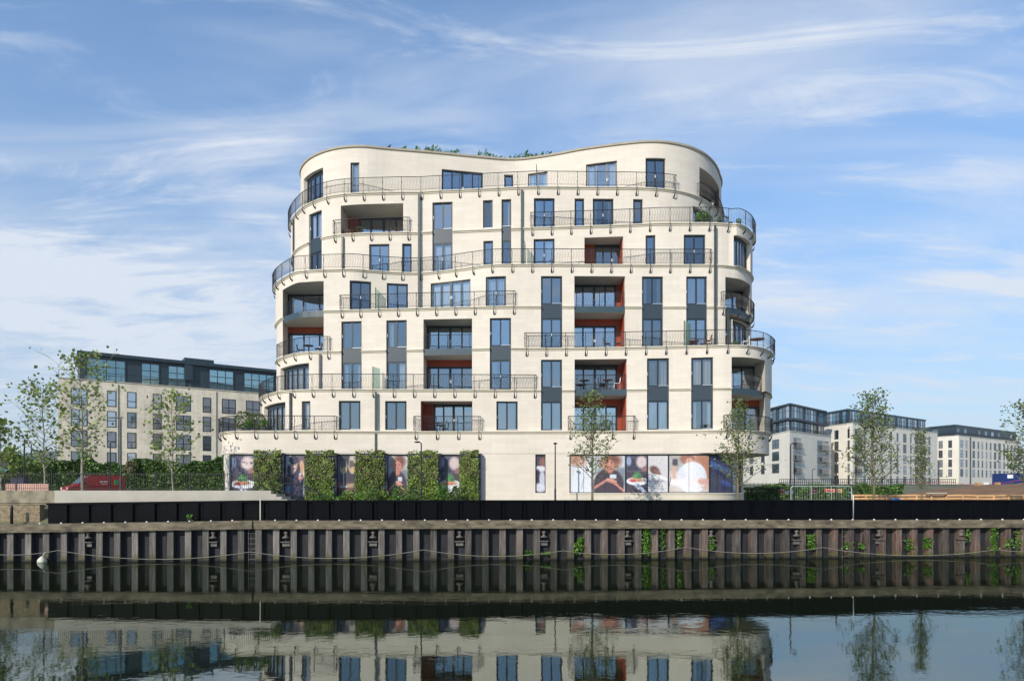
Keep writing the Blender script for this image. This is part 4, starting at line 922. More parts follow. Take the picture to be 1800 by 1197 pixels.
# ---------------------------------------------------------------- quay
def yq(x):
    px_y = [(-60, 36.0), (-27.5, 36.6), (-10.8, 37.0), (4.7, 37.8), (21.9, 39.0), (60, 41.8)]
    return float(np.interp(x, [p[0] for p in px_y], [p[1] for p in px_y]))
def zcap(x): return float(np.interp(x, [-40, -27.4, -14.4, 0, 22, 60], [1.93, 2.00, 2.19, 2.19, 2.155, 2.1]))
mpile = bpy.data.materials.new('rusted_sheet_pile'); mpile.use_nodes = True; MT['pile'] = mpile
def pile_mat():
    t = mpile.node_tree; p = t.nodes['Principled BSDF']; geo = t.nodes.new('ShaderNodeNewGeometry'); oi = t.nodes.new('ShaderNodeObjectInfo')
    sp = t.nodes.new('ShaderNodeSeparateXYZ'); t.links.new(geo.outputs['Position'], sp.inputs[0])
    def noise(sc, scl, det=7):
        mp = t.nodes.new('ShaderNodeMapping'); mp.inputs['Scale'].default_value = scl; t.links.new(geo.outputs['Position'], mp.inputs[0])
        n = t.nodes.new('ShaderNodeTexNoise'); n.inputs['Scale'].default_value = sc; n.inputs['Detail'].default_value = det; n.inputs['Roughness'].default_value = .65; t.links.new(mp.outputs[0], n.inputs['Vector']); return n.outputs['Fac']
    def mr(s, a, b, c=0., d=1.):
        m = t.nodes.new('ShaderNodeMapRange'); t.links.new(s, m.inputs[0]); m.inputs[1].default_value = a; m.inputs[2].default_value = b; m.inputs[3].default_value = c; m.inputs[4].default_value = d; return m.outputs[0]
    def mixc(f, a, b):
        m = t.nodes.new('ShaderNodeMixRGB'); t.links.new(f, m.inputs[0])
        for i, q in ((1, a), (2, b)):
            if isinstance(q, tuple): m.inputs[i].default_value = (*q, 1)
            else: t.links.new(q, m.inputs[i])
        return m.outputs[0]
    streak = noise(2.2, (5, 5, .35)); blot = noise(2.0, (1, 1, .8))
    pvar = mr(oi.outputs['Random'], 0, 1, .38, 1.0); base = mixc(mr(streak, .35, .68), (0.25, 0.23, 0.20), (0.050, 0.046, 0.045))
    right = mr(sp.outputs[0], -8, 22, .10, 1.0)
    rf_ = M_(t, 'MULTIPLY', M_(t, 'ADD', mr(blot, .38, .62), M_(t, 'MULTIPLY', oi.outputs['Random'], .5)), M_(t, 'MULTIPLY', right, .62), clamp=True)
    base = mixc(rf_, base, (0.165, 0.060, 0.026))
    dark = M_(t, 'MULTIPLY', mr(noise(1.3, (3, 3, .5)), .40, .66), mr(sp.outputs[0], -12, 20, .35, 1.0), clamp=True)
    base = mixc(dark, base, (0.030, 0.026, 0.026))
    alg = mr(M_(t, 'ADD', sp.outputs[2], M_(t, 'MULTIPLY', noise(3, (1, 1, 1)), .35)), .62, .38)
    base = mixc(M_(t, 'MULTIPLY', alg, .85, clamp=True), base, (0.085, 0.075, 0.018))
    wet = mr(sp.outputs[2], .16, .05); base = mixc(wet, base, (0.006, 0.008, 0.004))
    vm = t.nodes.new('ShaderNodeVectorMath'); vm.operation = 'SCALE'; t.links.new(base, vm.inputs[0]); t.links.new(pvar, vm.inputs['Scale']); t.links.new(vm.outputs[0], p.inputs['Base Color']); p.inputs['Roughness'].default_value = .75
    b = t.nodes.new('ShaderNodeBump'); b.inputs['Distance'].default_value = .03; t.links.new(noise(5, (1, 1, .4)), b.inputs['Height']); t.links.new(b.outputs[0], p.inputs['Normal'])
pile_mat()
MT['pileback'] = mat('dark_pan_and_shaded_flank', (0.010, 0.0095, 0.012), .8, noise=(2.5, .95, (4, 4, .5)), bump=(6, .03))
def smooth0(a, b, v): t = min(1, max(0, (v - a) / (b - a))); return t * t * (3 - 2 * t)
PW = thing('sheet_pile_wall', 'long rusty sheet pile river wall with weathered concrete cap', 'river wall', (0, 37.4, 0))
xs = np.arange(at(486, 37.0) - 30 * .943, 48, 0.943)
backmb = MB(); prev = None
for i, x in enumerate(xs):
    y = yq(x); d = np.array([1.0, (yq(x + .5) - yq(x - .5))]); d /= np.linalg.norm(d); n = np.array([d[1], -d[0]])
    zt = zcap(x) - .40
    P = lambda u, o_: np.array([x, y]) + d * u + n * o_
    f = MB(); hw = .168; 
    sl = random.Random(i).uniform(-.01, .01)
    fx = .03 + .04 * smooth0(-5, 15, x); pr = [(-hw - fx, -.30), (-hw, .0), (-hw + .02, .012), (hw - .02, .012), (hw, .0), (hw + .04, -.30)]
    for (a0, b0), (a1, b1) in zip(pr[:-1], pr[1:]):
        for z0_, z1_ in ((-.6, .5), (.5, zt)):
            p, q = P(a0, b0), P(a1, b1); f.face([(*p, z0_), (*q, z0_), (*q, z1_), (*p, z1_)], 1 if a0 == hw else 0)  # right flank takes the dark pan colour to stand for its shade
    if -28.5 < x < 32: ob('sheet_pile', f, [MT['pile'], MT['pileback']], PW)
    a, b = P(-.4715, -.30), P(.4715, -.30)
    backmb.face([(*a, -.6), (*b, -.6), (*b, zt), (*a, zt)]); a, b = P(-.5, -.62), P(.5, -.62); backmb.face([(*a, -.6), (*b, -.6), (*b, zt + .3), (*a, zt + .3)])  # second, hidden sheet added behind the pans to stop light leaking through
ob('pile_pans_and_backing', backmb, MT['pileback'], PW)
cp = MB(); X = np.arange(-40, 48.1, .5)
jog = lambda x: .05 if at(330, 37) > x else 0.0
for a, b in zip(X[:-1], X[1:]):
    if at(431, 37) < a < at(449, 37): o_ = .10; dz = 0
    else: o_ = .20; dz = 0
    y0, y1 = yq(a), yq(b); z0_, z1_ = zcap(a), zcap(b)
    rr = random.Random(int(a * 10)); dz = rr.uniform(-.008, .008)
    cp.hexa([(a, y0 - o_, z0_ - .44 + dz), (b, y1 - o_, z1_ - .44 + dz), (b, y1 + .7, z1_ - .44), (a, y0 + .7, z0_ - .44), (a, y0 - o_, z0_ + dz), (b, y1 - o_, z1_ + dz), (b, y1 + .7, z1_ + .01), (a, y0 + .7, z0_ + .01)])
ob('concrete_cap', cp, MT['conc'], PW)
# black flood barrier
FB = thing('flood_barrier', 'black steel flood barrier of ribbed panels along the quay top', 'barrier', (0, 37.9, 2.2))
pw = 1.175; x = at(60, 36.0) + pw / 2; i = 0
ptop = lambda x: float(np.interp(x, [-26, -14.6, -14, 60], [3.14, 3.29, 3.30, 3.30]))
while x < 46:
    y = yq(x) + .42; sl = (yq(x + .5) - yq(x - .5)); d = np.array([1, sl]); d /= np.linalg.norm(d); n = np.array([d[1], -d[0]]); c = np.array([x, y]); mb = MB()
    zt_, zb_ = ptop(x), zcap(x) - .02
    gap = (at(425, 37.3) < x < at(458, 37.3)) or (at(1462, 38) < x < at(1500, 38))
    pr = [(-pw / 2, -.0), (-pw / 2 + .12, -.0), (-pw / 2 + .2, .12), (pw / 2 - .1, .12), (pw / 2 - .04, .0), (pw / 2, .0)]
    if gap: pr = [(a, b - .1) for a, b in pr]
    for (a0, b0), (a1, b1) in zip(pr[:-1], pr[1:]):
        p, q = c + d * a0 + n * b0, c + d * a1 + n * b1; mb.face([(*p, zb_), (*q, zb_), (*q, zt_ - .1), (*p, zt_ - .1)])
    ob('panel', mb, MT['black'], FB)
    x += pw; i += 1
tb = MB(); X = np.arange(at(60, 36.0), 46, 1.0)
for a, b in zip(X[:-1], X[1:]):
    ya, yb_ = yq(a) + .42, yq(b) + .42
    tb.hexa([(a, ya - .15, ptop(a) - .11), (b, yb_ - .15, ptop(b) - .11), (b, yb_ + .02, ptop(b) - .11), (a, ya + .02, ptop(a) - .11), (a, ya - .15, ptop(a)), (b, yb_ - .15, ptop(b)), (b, yb_ + .02, ptop(b)), (a, ya + .02, ptop(a))])
    tb.face([(a, ya + .03, zcap(a)), (b, yb_ + .03, zcap(b)), (b, yb_ + .03, ptop(b)), (a, ya + .03, ptop(a))])
ob('top_rail', tb, MT['black'], FB)
pi = 0
for k in range(48):
    px = 70 + 37.6 * k - (0 if k < 10 else 0); y = yq(at(px, 37.2)) + .03; x = at(px, y); mb = MB(); z = zcap(x)
    if px > 1800 or 425 < px < 460: continue
    mb.lathe((x, y, z), [(.05, 0), (.048, .04), (.02, .065)], 8); ob('bolt_cap', mb, MT['white'], FB)
for px, lab in ((457.5, ''),):
    y = yq(at(px, 37.2)) + .2; x = at(px, y); mb = MB(); mb.tube([(x, y, 2.2), (x, y, 3.32)], .03, 8); mb.tube([(x, y, 3.3), (x, y + .06, 3.34)], .05, 6); ob('gate_post', mb, MT['trim'], FB)
# ladders, mooring points, rope, buoy
def ladder(px, zt, label, hoop=False):
    y = yq(at(px, 37)) + .12; x = at(px, y); t = thing('ladder', label, 'ladder', (x, y, 0)); mb = MB()
    for s_ in (-.19, .19): mb.tube([(x + s_, y - .03, -.3), (x + s_, y - .03, zt)], .016, 6)
    ob('side_rail', mb, MT['rustst'], t)
    rb_ = MB(); z = .1
    while z < zt - .05: rb_.tube([(x - .19, y - .03, z), (x + .19, y - .03, z)], .013, 6); z += .28
    ob('rungs', rb_, MT['rustst'], t)
ladder(443.5, 1.86, 'rusty steel ladder on the river wall at the left, below the beige gate post'); ladder(1486, 1.86, 'steel ladder on the river wall at the right, below the white barrier')
mob = None; mx = [155, 375, 503, 656, 808, 956, 1103, 1250, 1400, 1545, 1690]
for i, px in enumerate(mx):
    y = yq(at(px, 37)) + .12; x = at(px, y)
    if mob is None:
        mob = thing('mooring_point', 'pale mooring knob and shelf set in the river wall, leftmost', 'mooring', (x, y, 1.2), 'mooring points set in the river wall')
        a = MB(); a.lathe((x, y, 1.32), [(.13, 0), (.08, .05), (.06, .14), (.12, .18), (.11, .26), (.03, .3)], 12); a.box((x - .17, y - .12, 1.24), (x + .17, y + .16, 1.32)); ob('knob', a, MT['rustst'], mob, True)
        b = MB(); b.box((x - .26, y - .16, 1.02), (x + .26, y + .16, 1.06)); b.box((x - .2, y - .02, .80), (x + .2, y + .02, 1.0)); ob('shelf', b, MT['rustst'], mob)
    else: copy_tree(mob, (x, y, 1.2), 'pale mooring knob and shelf set in the river wall, ' + ordl(i, 11), group='mooring points set in the river wall')
pk = [(-60, .62), (102, .62), (440, .52), (745, .60), (990, .52), (1205, .68), (1447, .62), (1752, .45), (1880, .6)]
rp = MB(); pts = []
for (a, za), (b, zb_) in zip(pk[:-1], pk[1:]):
    for k in range(24):
        f = k / 24; px = a + (b - a) * f; y = yq(at(px, 37)) - .06; sag = .42 * (abs(b - a) / 320.) ** .8; pts.append((at(px, y), y, za + (zb_ - za) * f - 4 * sag * f * (1 - f)))
rp.tube(pts, .012, 5); tag(ob('mooring_rope', rp, MT['rope']), 'long pale rope slung in loops along the river wall just above the water', 'rope')
bo = MB(); y = yq(at(74, 36)) - .25; x = at(74, y); bo.lathe((x, y, -.1), [(.05, 0), (.2, .05), (.24, .16), (.19, .28), (.1, .36), (.05, .42)], 14); bo.tube([(x, y, .3), (x + .12, y + .1, .55)], .02, 6)
tag(ob('buoy', bo, MT['buoy'], None, True), 'dirty white buoy afloat against the river wall at the far left', 'buoy')
# climbing weeds on the piles
ivy = [(1011, .3, .9, 160), (930, .25, .5, 90), (962, .3, .4, 60), (1020, .5, 1.2, 180), (1136, .22, 1.85, 700), (1164, .5, 1.7, 120), (1193, .6, 1.6, 200), (1248, .5, 1.2, 160), (1425, .5, 1.3, 380), (1490, .5, .9, 80), (1513, .5, .8, 70), (1598, .4, 1.0, 120), (1630, .5, 1.1, 240), (1700, .9, 1.7, 60), (1745, .3, 1.8, 420), (1772, .5, 1.0, 120), (1788, .4, 1.5, 90), (335, 1.9, 2.5, 60)]
for i, (px, z0_, z1_, n) in enumerate(ivy):
    r = random.Random(300 + i); y = yq(at(px, 37)) + .12; x = at(px, y); mb = MB()
    st = MB(); st.tube([(x, y + .1, z0_), (x + .05, y + .05, (z0_ + z1_) / 2), (x - .03, y + .1, z1_)], .008, 4)
    for _ in range(n):
        zf = r.random(); mb.leaf((x + r.gauss(0, .11), y - .04 + r.gauss(0, .08), z0_ + (z1_ - z0_) * zf + .04 * math.sin(9 * zf)), .11, r)
    wl = 'leafy green weed growing from the river wall' if i else 'leafy green weed growing from the river wall below the slender tree'
    t = thing('wall_weed', 'green weeds on the river wall, clump ' + ordl([v[0] for v in sorted(ivy)].index(px), 18) if px != 1136 else 'tall dense strip of bright green weed hanging down the river wall', 'weed', (x, y, z0_), 'weeds on the river wall')
    if px == 335: t['label'] = 'small weed growing on the concrete cap in front of the black barrier'
    ob('foliage', mb, MT['leafg'], t); ob('stem', st, MT['bark'], t)
y = yq(at(1147.5, 37)) - .03; x = at(1147.5, y); dp = MB(); dp.tube([(x, y + .4, 1.55), (x, y - .05, 1.55)], .15, 14); tag(ob('drain_outlet', dp, MT['iron']), 'round black drain outlet in the river wall beside the tall green weed', 'drain')
# ---------------------------------------------------------------- left parapet, masonry, fence, steps
pp = MB(); x0, x1 = -40, at(90, 37.6); Yp = 37.75
yp = lambda x: yq(x) + 1.1
def strip(mb, xa, xb, zb_, zt_, th=.45, o_=0.0, step=1.0):
    X = np.linspace(xa, xb, max(2, int((xb - xa) / step) + 1))
    for a, b in zip(X[:-1], X[1:]):
        f = lambda v, q: q(v) if callable(q) else q
        mb.hexa([(a, yp(a) + o_, f(a, zb_)), (b, yp(b) + o_, f(b, zb_)), (b, yp(b) + o_ + th, f(b, zb_)), (a, yp(a) + o_ + th, f(a, zb_)), (a, yp(a) + o_, f(a, zt_)), (b, yp(b) + o_, f(b, zt_)), (b, yp(b) + o_ + th, f(b, zt_)), (a, yp(a) + o_ + th, f(a, zt_))])
PAR = thing('parapet_wall', 'pale concrete parapet wall above the black barrier with steps at its right end', 'wall', (-20, 38, 2.2))
xm = at(86, 37.3); xe = at(478, 38.2)
a = MB(); strip(a, xm, xe, 2.9, 3.83); ob('coping', a, MT['concl'], PAR)
b = MB(); strip(b, -40, xm, 3.14, 3.83); strip(b, -40, xm, 3.05, 3.14, .4, .06); ob('old_coping', b, MT['conco'], PAR, label='stained older stretch of coping')
c = MB(); strip(c, -40, at(58, 37.3), 2.0, 3.05, .4, .10); ob('masonry', c, MT['masonry'], PAR)
for i in range(3):
    s_ = MB(); xa = at(478 + 9.5 * i, 38.2); zt_ = 3.64 - .15 * i - (0.0); s_.box((xa, 38.0, 2.4), (xa + .31, 38.6 + .9, zt_)); ob('step', s_, MT['concl'], PAR)
bl = MB(); y = yq(at(20, 35.5)) + .55; x = at(20.5, y); bl.lathe((x, y, zcap(x)), [(.075, 0), (.07, .75), (.085, .8), (.085, .9), (.05, 1.0), (.02, 1.04)], 10)
tag(ob('bollard', bl, MT['iron'], None, True), 'black iron bollard on the quay at the left edge', 'bollard')
# iron fence on the parapet
FE = thing('iron_fence', 'black iron railings standing on the pale parapet at the left', 'fence', (-18, 38.5, 3.83))
fb_ = MB(); pb_ = MB(); xa = -38.0; zb_ = 3.83
yF = lambda x: yp(x) + .22
X = np.arange(-38, xe, .118)
for i, x in enumerate(X): fb_.tube([(x, yF(x), zb_), (x, yF(x), zb_ + 1.02)], .0095, 4, cap=False)
for z in (zb_ + .12, zb_ + .92): fb_.tube([(q, yF(q), z) for q in np.linspace(-38, xe, 40)], .016, 4)
ob('bars', fb_, MT['iron'], FE)
for x in np.arange(-37, xe, 1.9):
    q = MB(); q.tube([(x, yF(x), zb_), (x, yF(x), zb_ + 1.1)], .028, 6); ob('post', q, MT['iron'], FE)
# stair balustrade coming down to the right
SF = thing('stair_railing', 'black iron stair railing sloping down in front of the beanie poster', 'railing', (at(520, 39), 38.8, 2.6)); q = MB()
xa, xb = xe, at(572, 38.6)
def zr(x): return float(np.interp(x, [xe, at(500, 38.6), at(520, 38.6), at(536, 38.6), at(575, 38.6)], [3.83, 3.83 - .1, 3.35, 3.2, 2.4]))
for x in np.arange(xa, xb, .11): q.tube([(x, 38.8, max(2.5, zr(x) - .3)), (x, 38.8, zr(x) + .95)], .0095, 4, cap=False)
q.tube([(x, 38.8, zr(x) + .95) for x in np.linspace(xa, xb, 14)], .022, 6); q.tube([(x, 38.8, zr(x) + .06) for x in np.linspace(xa, xb, 14)], .014, 6)
q.tube([(at(496, 39.6), 39.7, 4.25), (at(522, 39.6), 39.7, 4.25), (at(545, 39.6), 39.7, 3.85), (at(545, 39.6), 39.7, 3.6)], .025, 6); ob('balustrade', q, MT['iron'], SF)
# ---------------------------------------------------------------- ground, water, hills
def smooth(a, b, v): t = min(1, max(0, (v - a) / (b - a))); return t * t * (3 - 2 * t)
def gh(x, y): return 2.45 + .35 * (1 - smooth(-16, -12, x)) * (1 - smooth(70, 100, y)) + 3.6 * smooth(100, 165, y) + .06 * math.sin(x * .13) * math.sin(y * .11)
xsG = [-3000, -1500, -800, -400, -200, -120] + list(np.arange(-90, 200, 4.)) + [220, 300, 500, 900, 1600, 3000]
tG = [0, .5, 2, 4, 6, 9, 13, 18, 25, 32, 40, 50, 60, 70, 80, 95, 110, 125, 140, 170, 220, 300, 500, 900, 1600, 3000]
g = MB(); nx, nty = len(xsG), len(tG)
for t_ in tG:
    for x in xsG:
        y = yq(x) + .45 + t_; z = gh(x, y) if t_ > 1.2 else zcap(x) - .05
        g.v.append((x, y, z))
for j in range(nty - 1):
    for i in range(nx - 1):
        a_ = j * nx + i; g.f.append((a_, a_ + 1, a_ + nx + 1, a_ + nx)); g.m.append(0); g.uv.append(None)
mg = mat('grass_and_gravel_ground', (0.115, 0.115, 0.062), .95, noise=(.25, .4), bump=(4, .05)); struct('ground', g, mg)
nb = MB(); X = np.linspace(-400, 400, 30)
for a_, b_ in zip(X[:-1], X[1:]): nb.face([(a_, -400, 2.1), (b_, -400, 2.1), (b_, 1.5, 1.7), (a_, 1.5, 1.7)]); nb.face([(a_, 1.5, 1.7), (b_, 1.5, 1.7), (b_, 4.0, -.4), (a_, 4.0, -.4)])
struct('near_bank', nb, mat('near_bank_grass', (0.06, 0.09, 0.03), .95, noise=(.5, .3)))
w = MB(); w.face([(-600, 2, 0), (600, 2, 0), (600, 60, 0), (-600, 60, 0)])
mw = bpy.data.materials.new('river_water'); mw.use_nodes = True; t = mw.node_tree; p = t.nodes['Principled BSDF']
p.inputs['Base Color'].default_value = (0.005, 0.0075, 0.0025, 1); p.inputs['Specular Tint'].default_value = (.78, .88, .76, 1); p.inputs['Roughness'].default_value = .03; p.inputs['IOR'].default_value = 1.26
geo = t.nodes.new('ShaderNodeNewGeometry'); hs = []
for sc, scl, amp, dist in ((.7, (.35, 1.0, 1), .0030, .6), (3.0, (.8, 1.0, 1), .00115, .8), (8, (.8, 1.1, 1), .00022, .3)):
    mp = t.nodes.new('ShaderNodeMapping'); mp.inputs['Scale'].default_value = scl; mp.inputs['Rotation'].default_value = (0, 0, R(7)); t.links.new(geo.outputs['Position'], mp.inputs[0])
    n = t.nodes.new('ShaderNodeTexNoise'); n.inputs['Scale'].default_value = sc; n.inputs['Detail'].default_value = 3; n.inputs['Distortion'].default_value = dist; t.links.new(mp.outputs[0], n.inputs['Vector'])
    hs.append(M_(t, 'MULTIPLY', n.outputs['Fac'], amp))
# calm and ruffled patches
mp = t.nodes.new('ShaderNodeMapping'); mp.inputs['Scale'].default_value = (.05, .11, 1); t.links.new(geo.outputs['Position'], mp.inputs[0])
n = t.nodes.new('ShaderNodeTexNoise'); n.inputs['Scale'].default_value = 1.4; t.links.new(mp.outputs[0], n.inputs['Vector'])
pm = t.nodes.new('ShaderNodeMapRange'); t.links.new(n.outputs['Fac'], pm.inputs[0]); pm.inputs[1].default_value = .35; pm.inputs[2].default_value = .7; pm.inputs[3].default_value = .35; pm.inputs[4].default_value = 2.6
hh = M_(t, 'MULTIPLY', M_(t, 'ADD', M_(t, 'ADD', hs[0], hs[1]), hs[2]), pm.outputs[0])
b = t.nodes.new('ShaderNodeBump'); b.inputs['Distance'].default_value = 1.0; b.inputs['Strength'].default_value = 1.0; t.links.new(hh, b.inputs['Height']); t.nodes.remove(p)
df = t.nodes.new('ShaderNodeBsdfDiffuse'); df.inputs[0].default_value = (0.006, 0.0085, 0.0032, 1); gs_ = t.nodes.new('ShaderNodeBsdfGlossy'); gs_.inputs['Color'].default_value = (.86, .95, .92, 1); gs_.inputs['Roughness'].default_value = .012
ms_ = t.nodes.new('ShaderNodeMixShader'); fn_ = t.nodes.new('ShaderNodeFresnel'); fn_.inputs[0].default_value = 1.33; t.links.new(M_(t, 'ADD', M_(t, 'MULTIPLY', fn_.outputs[0], .10), .32), ms_.inputs[0])
t.links.new(b.outputs[0], gs_.inputs['Normal']); t.links.new(df.outputs[0], ms_.inputs[1]); t.links.new(gs_.outputs[0], ms_.inputs[2]); t.links.new(ms_.outputs[0], t.nodes['Material Output'].inputs[0])
struct('river', w, mw)
# wooded hills far behind
h = MB(); X = np.linspace(-3600, 3600, 200); Yh = [1400, 1520, 1680, 1880, 2200]
for j, y in enumerate(Yh):
    for x in X:
        k_ = [0, .35, .7, .92, 1][j]; base = 112 if x < -600 else (112 - 72 * smooth(-600, 0, x))
        z = 6 + base * k_ * (1 + .16 * math.sin(x * .0055 + 1.0) + .07 * math.sin(x * .0225)) + (7 * math.sin(x * .155) * math.sin(x * .065 + j)) * k_; h.v.append((x, y, z))
for j in range(len(Yh) - 1):
    for i in range(len(X) - 1):
        a_ = j * len(X) + i; h.f.append((a_, a_ + 1, a_ + len(X) + 1, a_ + len(X))); h.m.append(0); h.uv.append(None)
struct('hills', h, mat('wooded_hillside', (0.055, 0.085, 0.035), .95, noise=(.04, .4), bump=(.08, 6)), True)
pth = MB()
for i in range(16):
    a0, a1 = i / 16, (i + 1) / 16
    f = lambda q: (at(1345 + 190 * q, 62) , 60 + 46 * (1 - q) ** 2 + 4)
    (xa, ya), (xb, yb_) = f(a0), f(a1); pth.face([(xa, ya - 2.2, gh(xa, ya) + .06), (xb, yb_ - 1.6, gh(xb, yb_) + .06), (xb, yb_ + 1.8, gh(xb, yb_) + .06), (xa, ya + 2.2, gh(xa, ya) + .06)])
struct('path', pth, MT['path'])
# soil mound with timber crib
sm = MB(); nxm, nym = 40, 12; xa, xb = at(1470, 52), at(2050, 70)
for j in range(nym + 1):
    for i in range(nxm + 1):
        u_, v_2 = i / nxm, j / nym; y = 53.5 + 42 * v_2; x = (xa + (xb - xa) * u_) * (y / 60.)
        z = 2.5 + (1.12 + 1.35 * smooth(0, 1, u_ * 1.5)) * smooth(0, .9, u_ * 2.6) * smooth(-.02, .30, v_2) * (1 - smooth(.85, 1.05, v_2)) + .10 * math.sin(i * 1.7) * math.sin(j * 2.1)
        sm.v.append((x, y, z))
for j in range(nym):
    for i in range(nxm):
        a_ = j * (nxm + 1) + i; sm.f.append((a_, a_ + 1, a_ + nxm + 2, a_ + nxm + 1)); sm.m.append(0); sm.uv.append(None)
struct('soil_mound', sm, MT['soil'], True)
CR = thing('timber_crib', 'low crib of fresh orange timber rails and posts holding back the brown soil', 'retaining wall', (at(1650, 52), 52, 2.6)); ra = MB()
xa, xb = at(1500, 52), at(1860, 52)
for z in (3.05, 3.26, 3.50): ra.tube([(x, 52 + .05 * math.sin(x * 2), z + .02 * math.sin(x * 1.7)) for x in np.linspace(xa, xb, 30)], .085, 7)
ob('rails', ra, MT['timber'], CR)
x = xa; i = 0
while x < xb:
    q = MB(); tl = rnd.uniform(-.12, .12) if x > at(1620, 52) else rnd.uniform(-.5, .5); q.tube([(x, 51.85, 2.6), (x + tl, 51.87, 3.60)], .07, 7); ob('post', q, MT['timber'], CR); x += 1.18
tpx = MB(); tpx.box((at(1628, 51.6), 51.5, 3.66), (at(1663, 51.6), 51.7, 3.74)); ob('plank', tpx, MT['concl'], CR)
# ---------------------------------------------------------------- background blocks
def block(label, C0, dirA, LA, dirB, LB, z0, z1, cols, rows, mats, ws, parent=None): pass
def face_wall(mb, A, B, z0, z1, u0=0):
    L = np.linalg.norm(np.array(B) - np.array(A)); mb.face([(*A, z0), (*B, z0), (*B, z1), (*A, z1)], 0, [(u0, z0), (u0 + L, z0), (u0 + L, z1), (u0, z1)])
def ray_u(px, A, B):
    """distance fraction along A->B seen at photo column px"""
    k = (px - 900) / F; A = np.array(A, float); B = np.array(B, float); d = B - A
    return (k * A[1] - A[0]) / (d[0] - k * d[1])
def bwindow(parent, A, B, u0, u1, z0, z1, style=0, mull=False, gm=None):
    A = np.array(A, float); B = np.array(B, float); d = B - A; n = np.array([d[1], -d[0]]); n /= np.linalg.norm(n); n = n if n[1] < 0 else -n
    p, q = A + d * u0, A + d * u1; u = d / np.linalg.norm(d); w = np.linalg.norm(q - p); c = (p + q) / 2; mb = MB()
    ft = .11
    mb.face([(*(p + n * .012), z0), (*(q + n * .012), z0), (*(q + n * .012), z1), (*(p + n * .012), z1)], 1)
    for e in (p + u * ft / 2, q - u * ft / 2): mb.obox(e + n * .015, u, ft / 2, .02, z0, z1)
    mb.obox(c + n * .015, u, w / 2 - ft, .02, z1 - ft, z1); mb.obox(c + n * .015, u, w / 2 - ft, .02, z0, z0 + ft)
    if mull or w > 1.7: mb.obox(c + n * .015, u, .06, .018, z0 + ft, z1 - ft)
    if style: mb.obox(c + n * .04, u, w / 2 - ft, .015, z0 + (z1 - z0) * .38, z0 + (z1 - z0) * .42)
    return ob('window', mb, [MT['frame'], MT[gm or ('dglass', 'fglass')[rnd.random() < .18]]], parent)
def fglass(name, col, refl):
    m = bpy.data.materials.new(name); m.use_nodes = True; t = m.node_tree; t.nodes.clear(); o = t.nodes.new('ShaderNodeOutputMaterial'); ms = t.nodes.new('ShaderNodeMixShader'); ms.inputs[0].default_value = refl
    d = t.nodes.new('ShaderNodeBsdfDiffuse'); d.inputs[0].default_value = (*col, 1); g = t.nodes.new('ShaderNodeBsdfGlossy'); g.inputs['Roughness'].default_value = .03; g.inputs['Color'].default_value = (.85, .92, 1, 1)
    t.links.new(d.outputs[0], ms.inputs[1]); t.links.new(g.outputs[0], ms.inputs[2]); t.links.new(ms.outputs[0], o.inputs[0]); return m
MT['fglass'] = fglass('far_window_pale_glass', (0.20, 0.21, 0.24), .50); MT['dglass'] = fglass('far_window_dark_glass', (0.02, 0.025, 0.03), .28)
def solid(mb, poly, z0, z1, m=0, top=True):
    n = len(poly); u = 0
    for i in range(n):
        a, b = poly[i], poly[(i + 1) % n]; L = math.dist(a, b); mb.face([(*a, z0), (*b, z0), (*b, z1), (*a, z1)], m, [(u, z0), (u + L, z0), (u + L, z1), (u, z1)]); u += L
    if top: mb.face([(*p, z1) for p in poly], m, [(p[0], p[1]) for p in poly])
# left block
LB = thing('apartment_block', 'beige stone apartment block with dark glazed top floor, left of the curved building', 'building', (-55, 105, 3))
A = np.array([at(102, 99.3), 99.3]); d = np.array([23.5, 15.7]); d /= np.linalg.norm(d); B = A + d * 52; bn = np.array([-d[1], d[0]])
ztop = HC + 16.9; m_ = MB(); solid(m_, [tuple(A), tuple(B), tuple(B + bn * 16), tuple(A + bn * 16)], 2.5, ztop); ob('wall', m_, MT['stoneg'], LB)
m_ = MB()
m_.obox((A + B) / 2 + bn * .15, d, 26.05, .25, ztop + .001, ztop + .10); ob('parapet_coping', m_, MT['stoneg'], LB)
cols = [(124.5, 153.5, 1), (188, 204.3, 0), (223.5, 239.5, 0), (268.5, 284, 0), (309, 335.3, 1), (356.3, 370.8, 0), (390, 414.2, 1), (432.3, 456.3, 1), (470, 486, 0)]
for c0_, c1_, mu in cols:
    u0, u1 = ray_u(c0_, A, B), ray_u(c1_, A, B)
    for rw in range(5):
        zt_ = ztop - 1.32 - 3.1 * rw
        if zt_ - 2.42 > 2.5: bwindow(LB, A, B, u0, u1, zt_ - 2.42, zt_, 1, bool(mu), 'fglass' if rw < 1 or (rw == 1 and rnd.random() < .7) else ('fglass' if rnd.random() < .12 else 'dglass'))  # lower rows get darker glass, standing for the greenery they would reflect
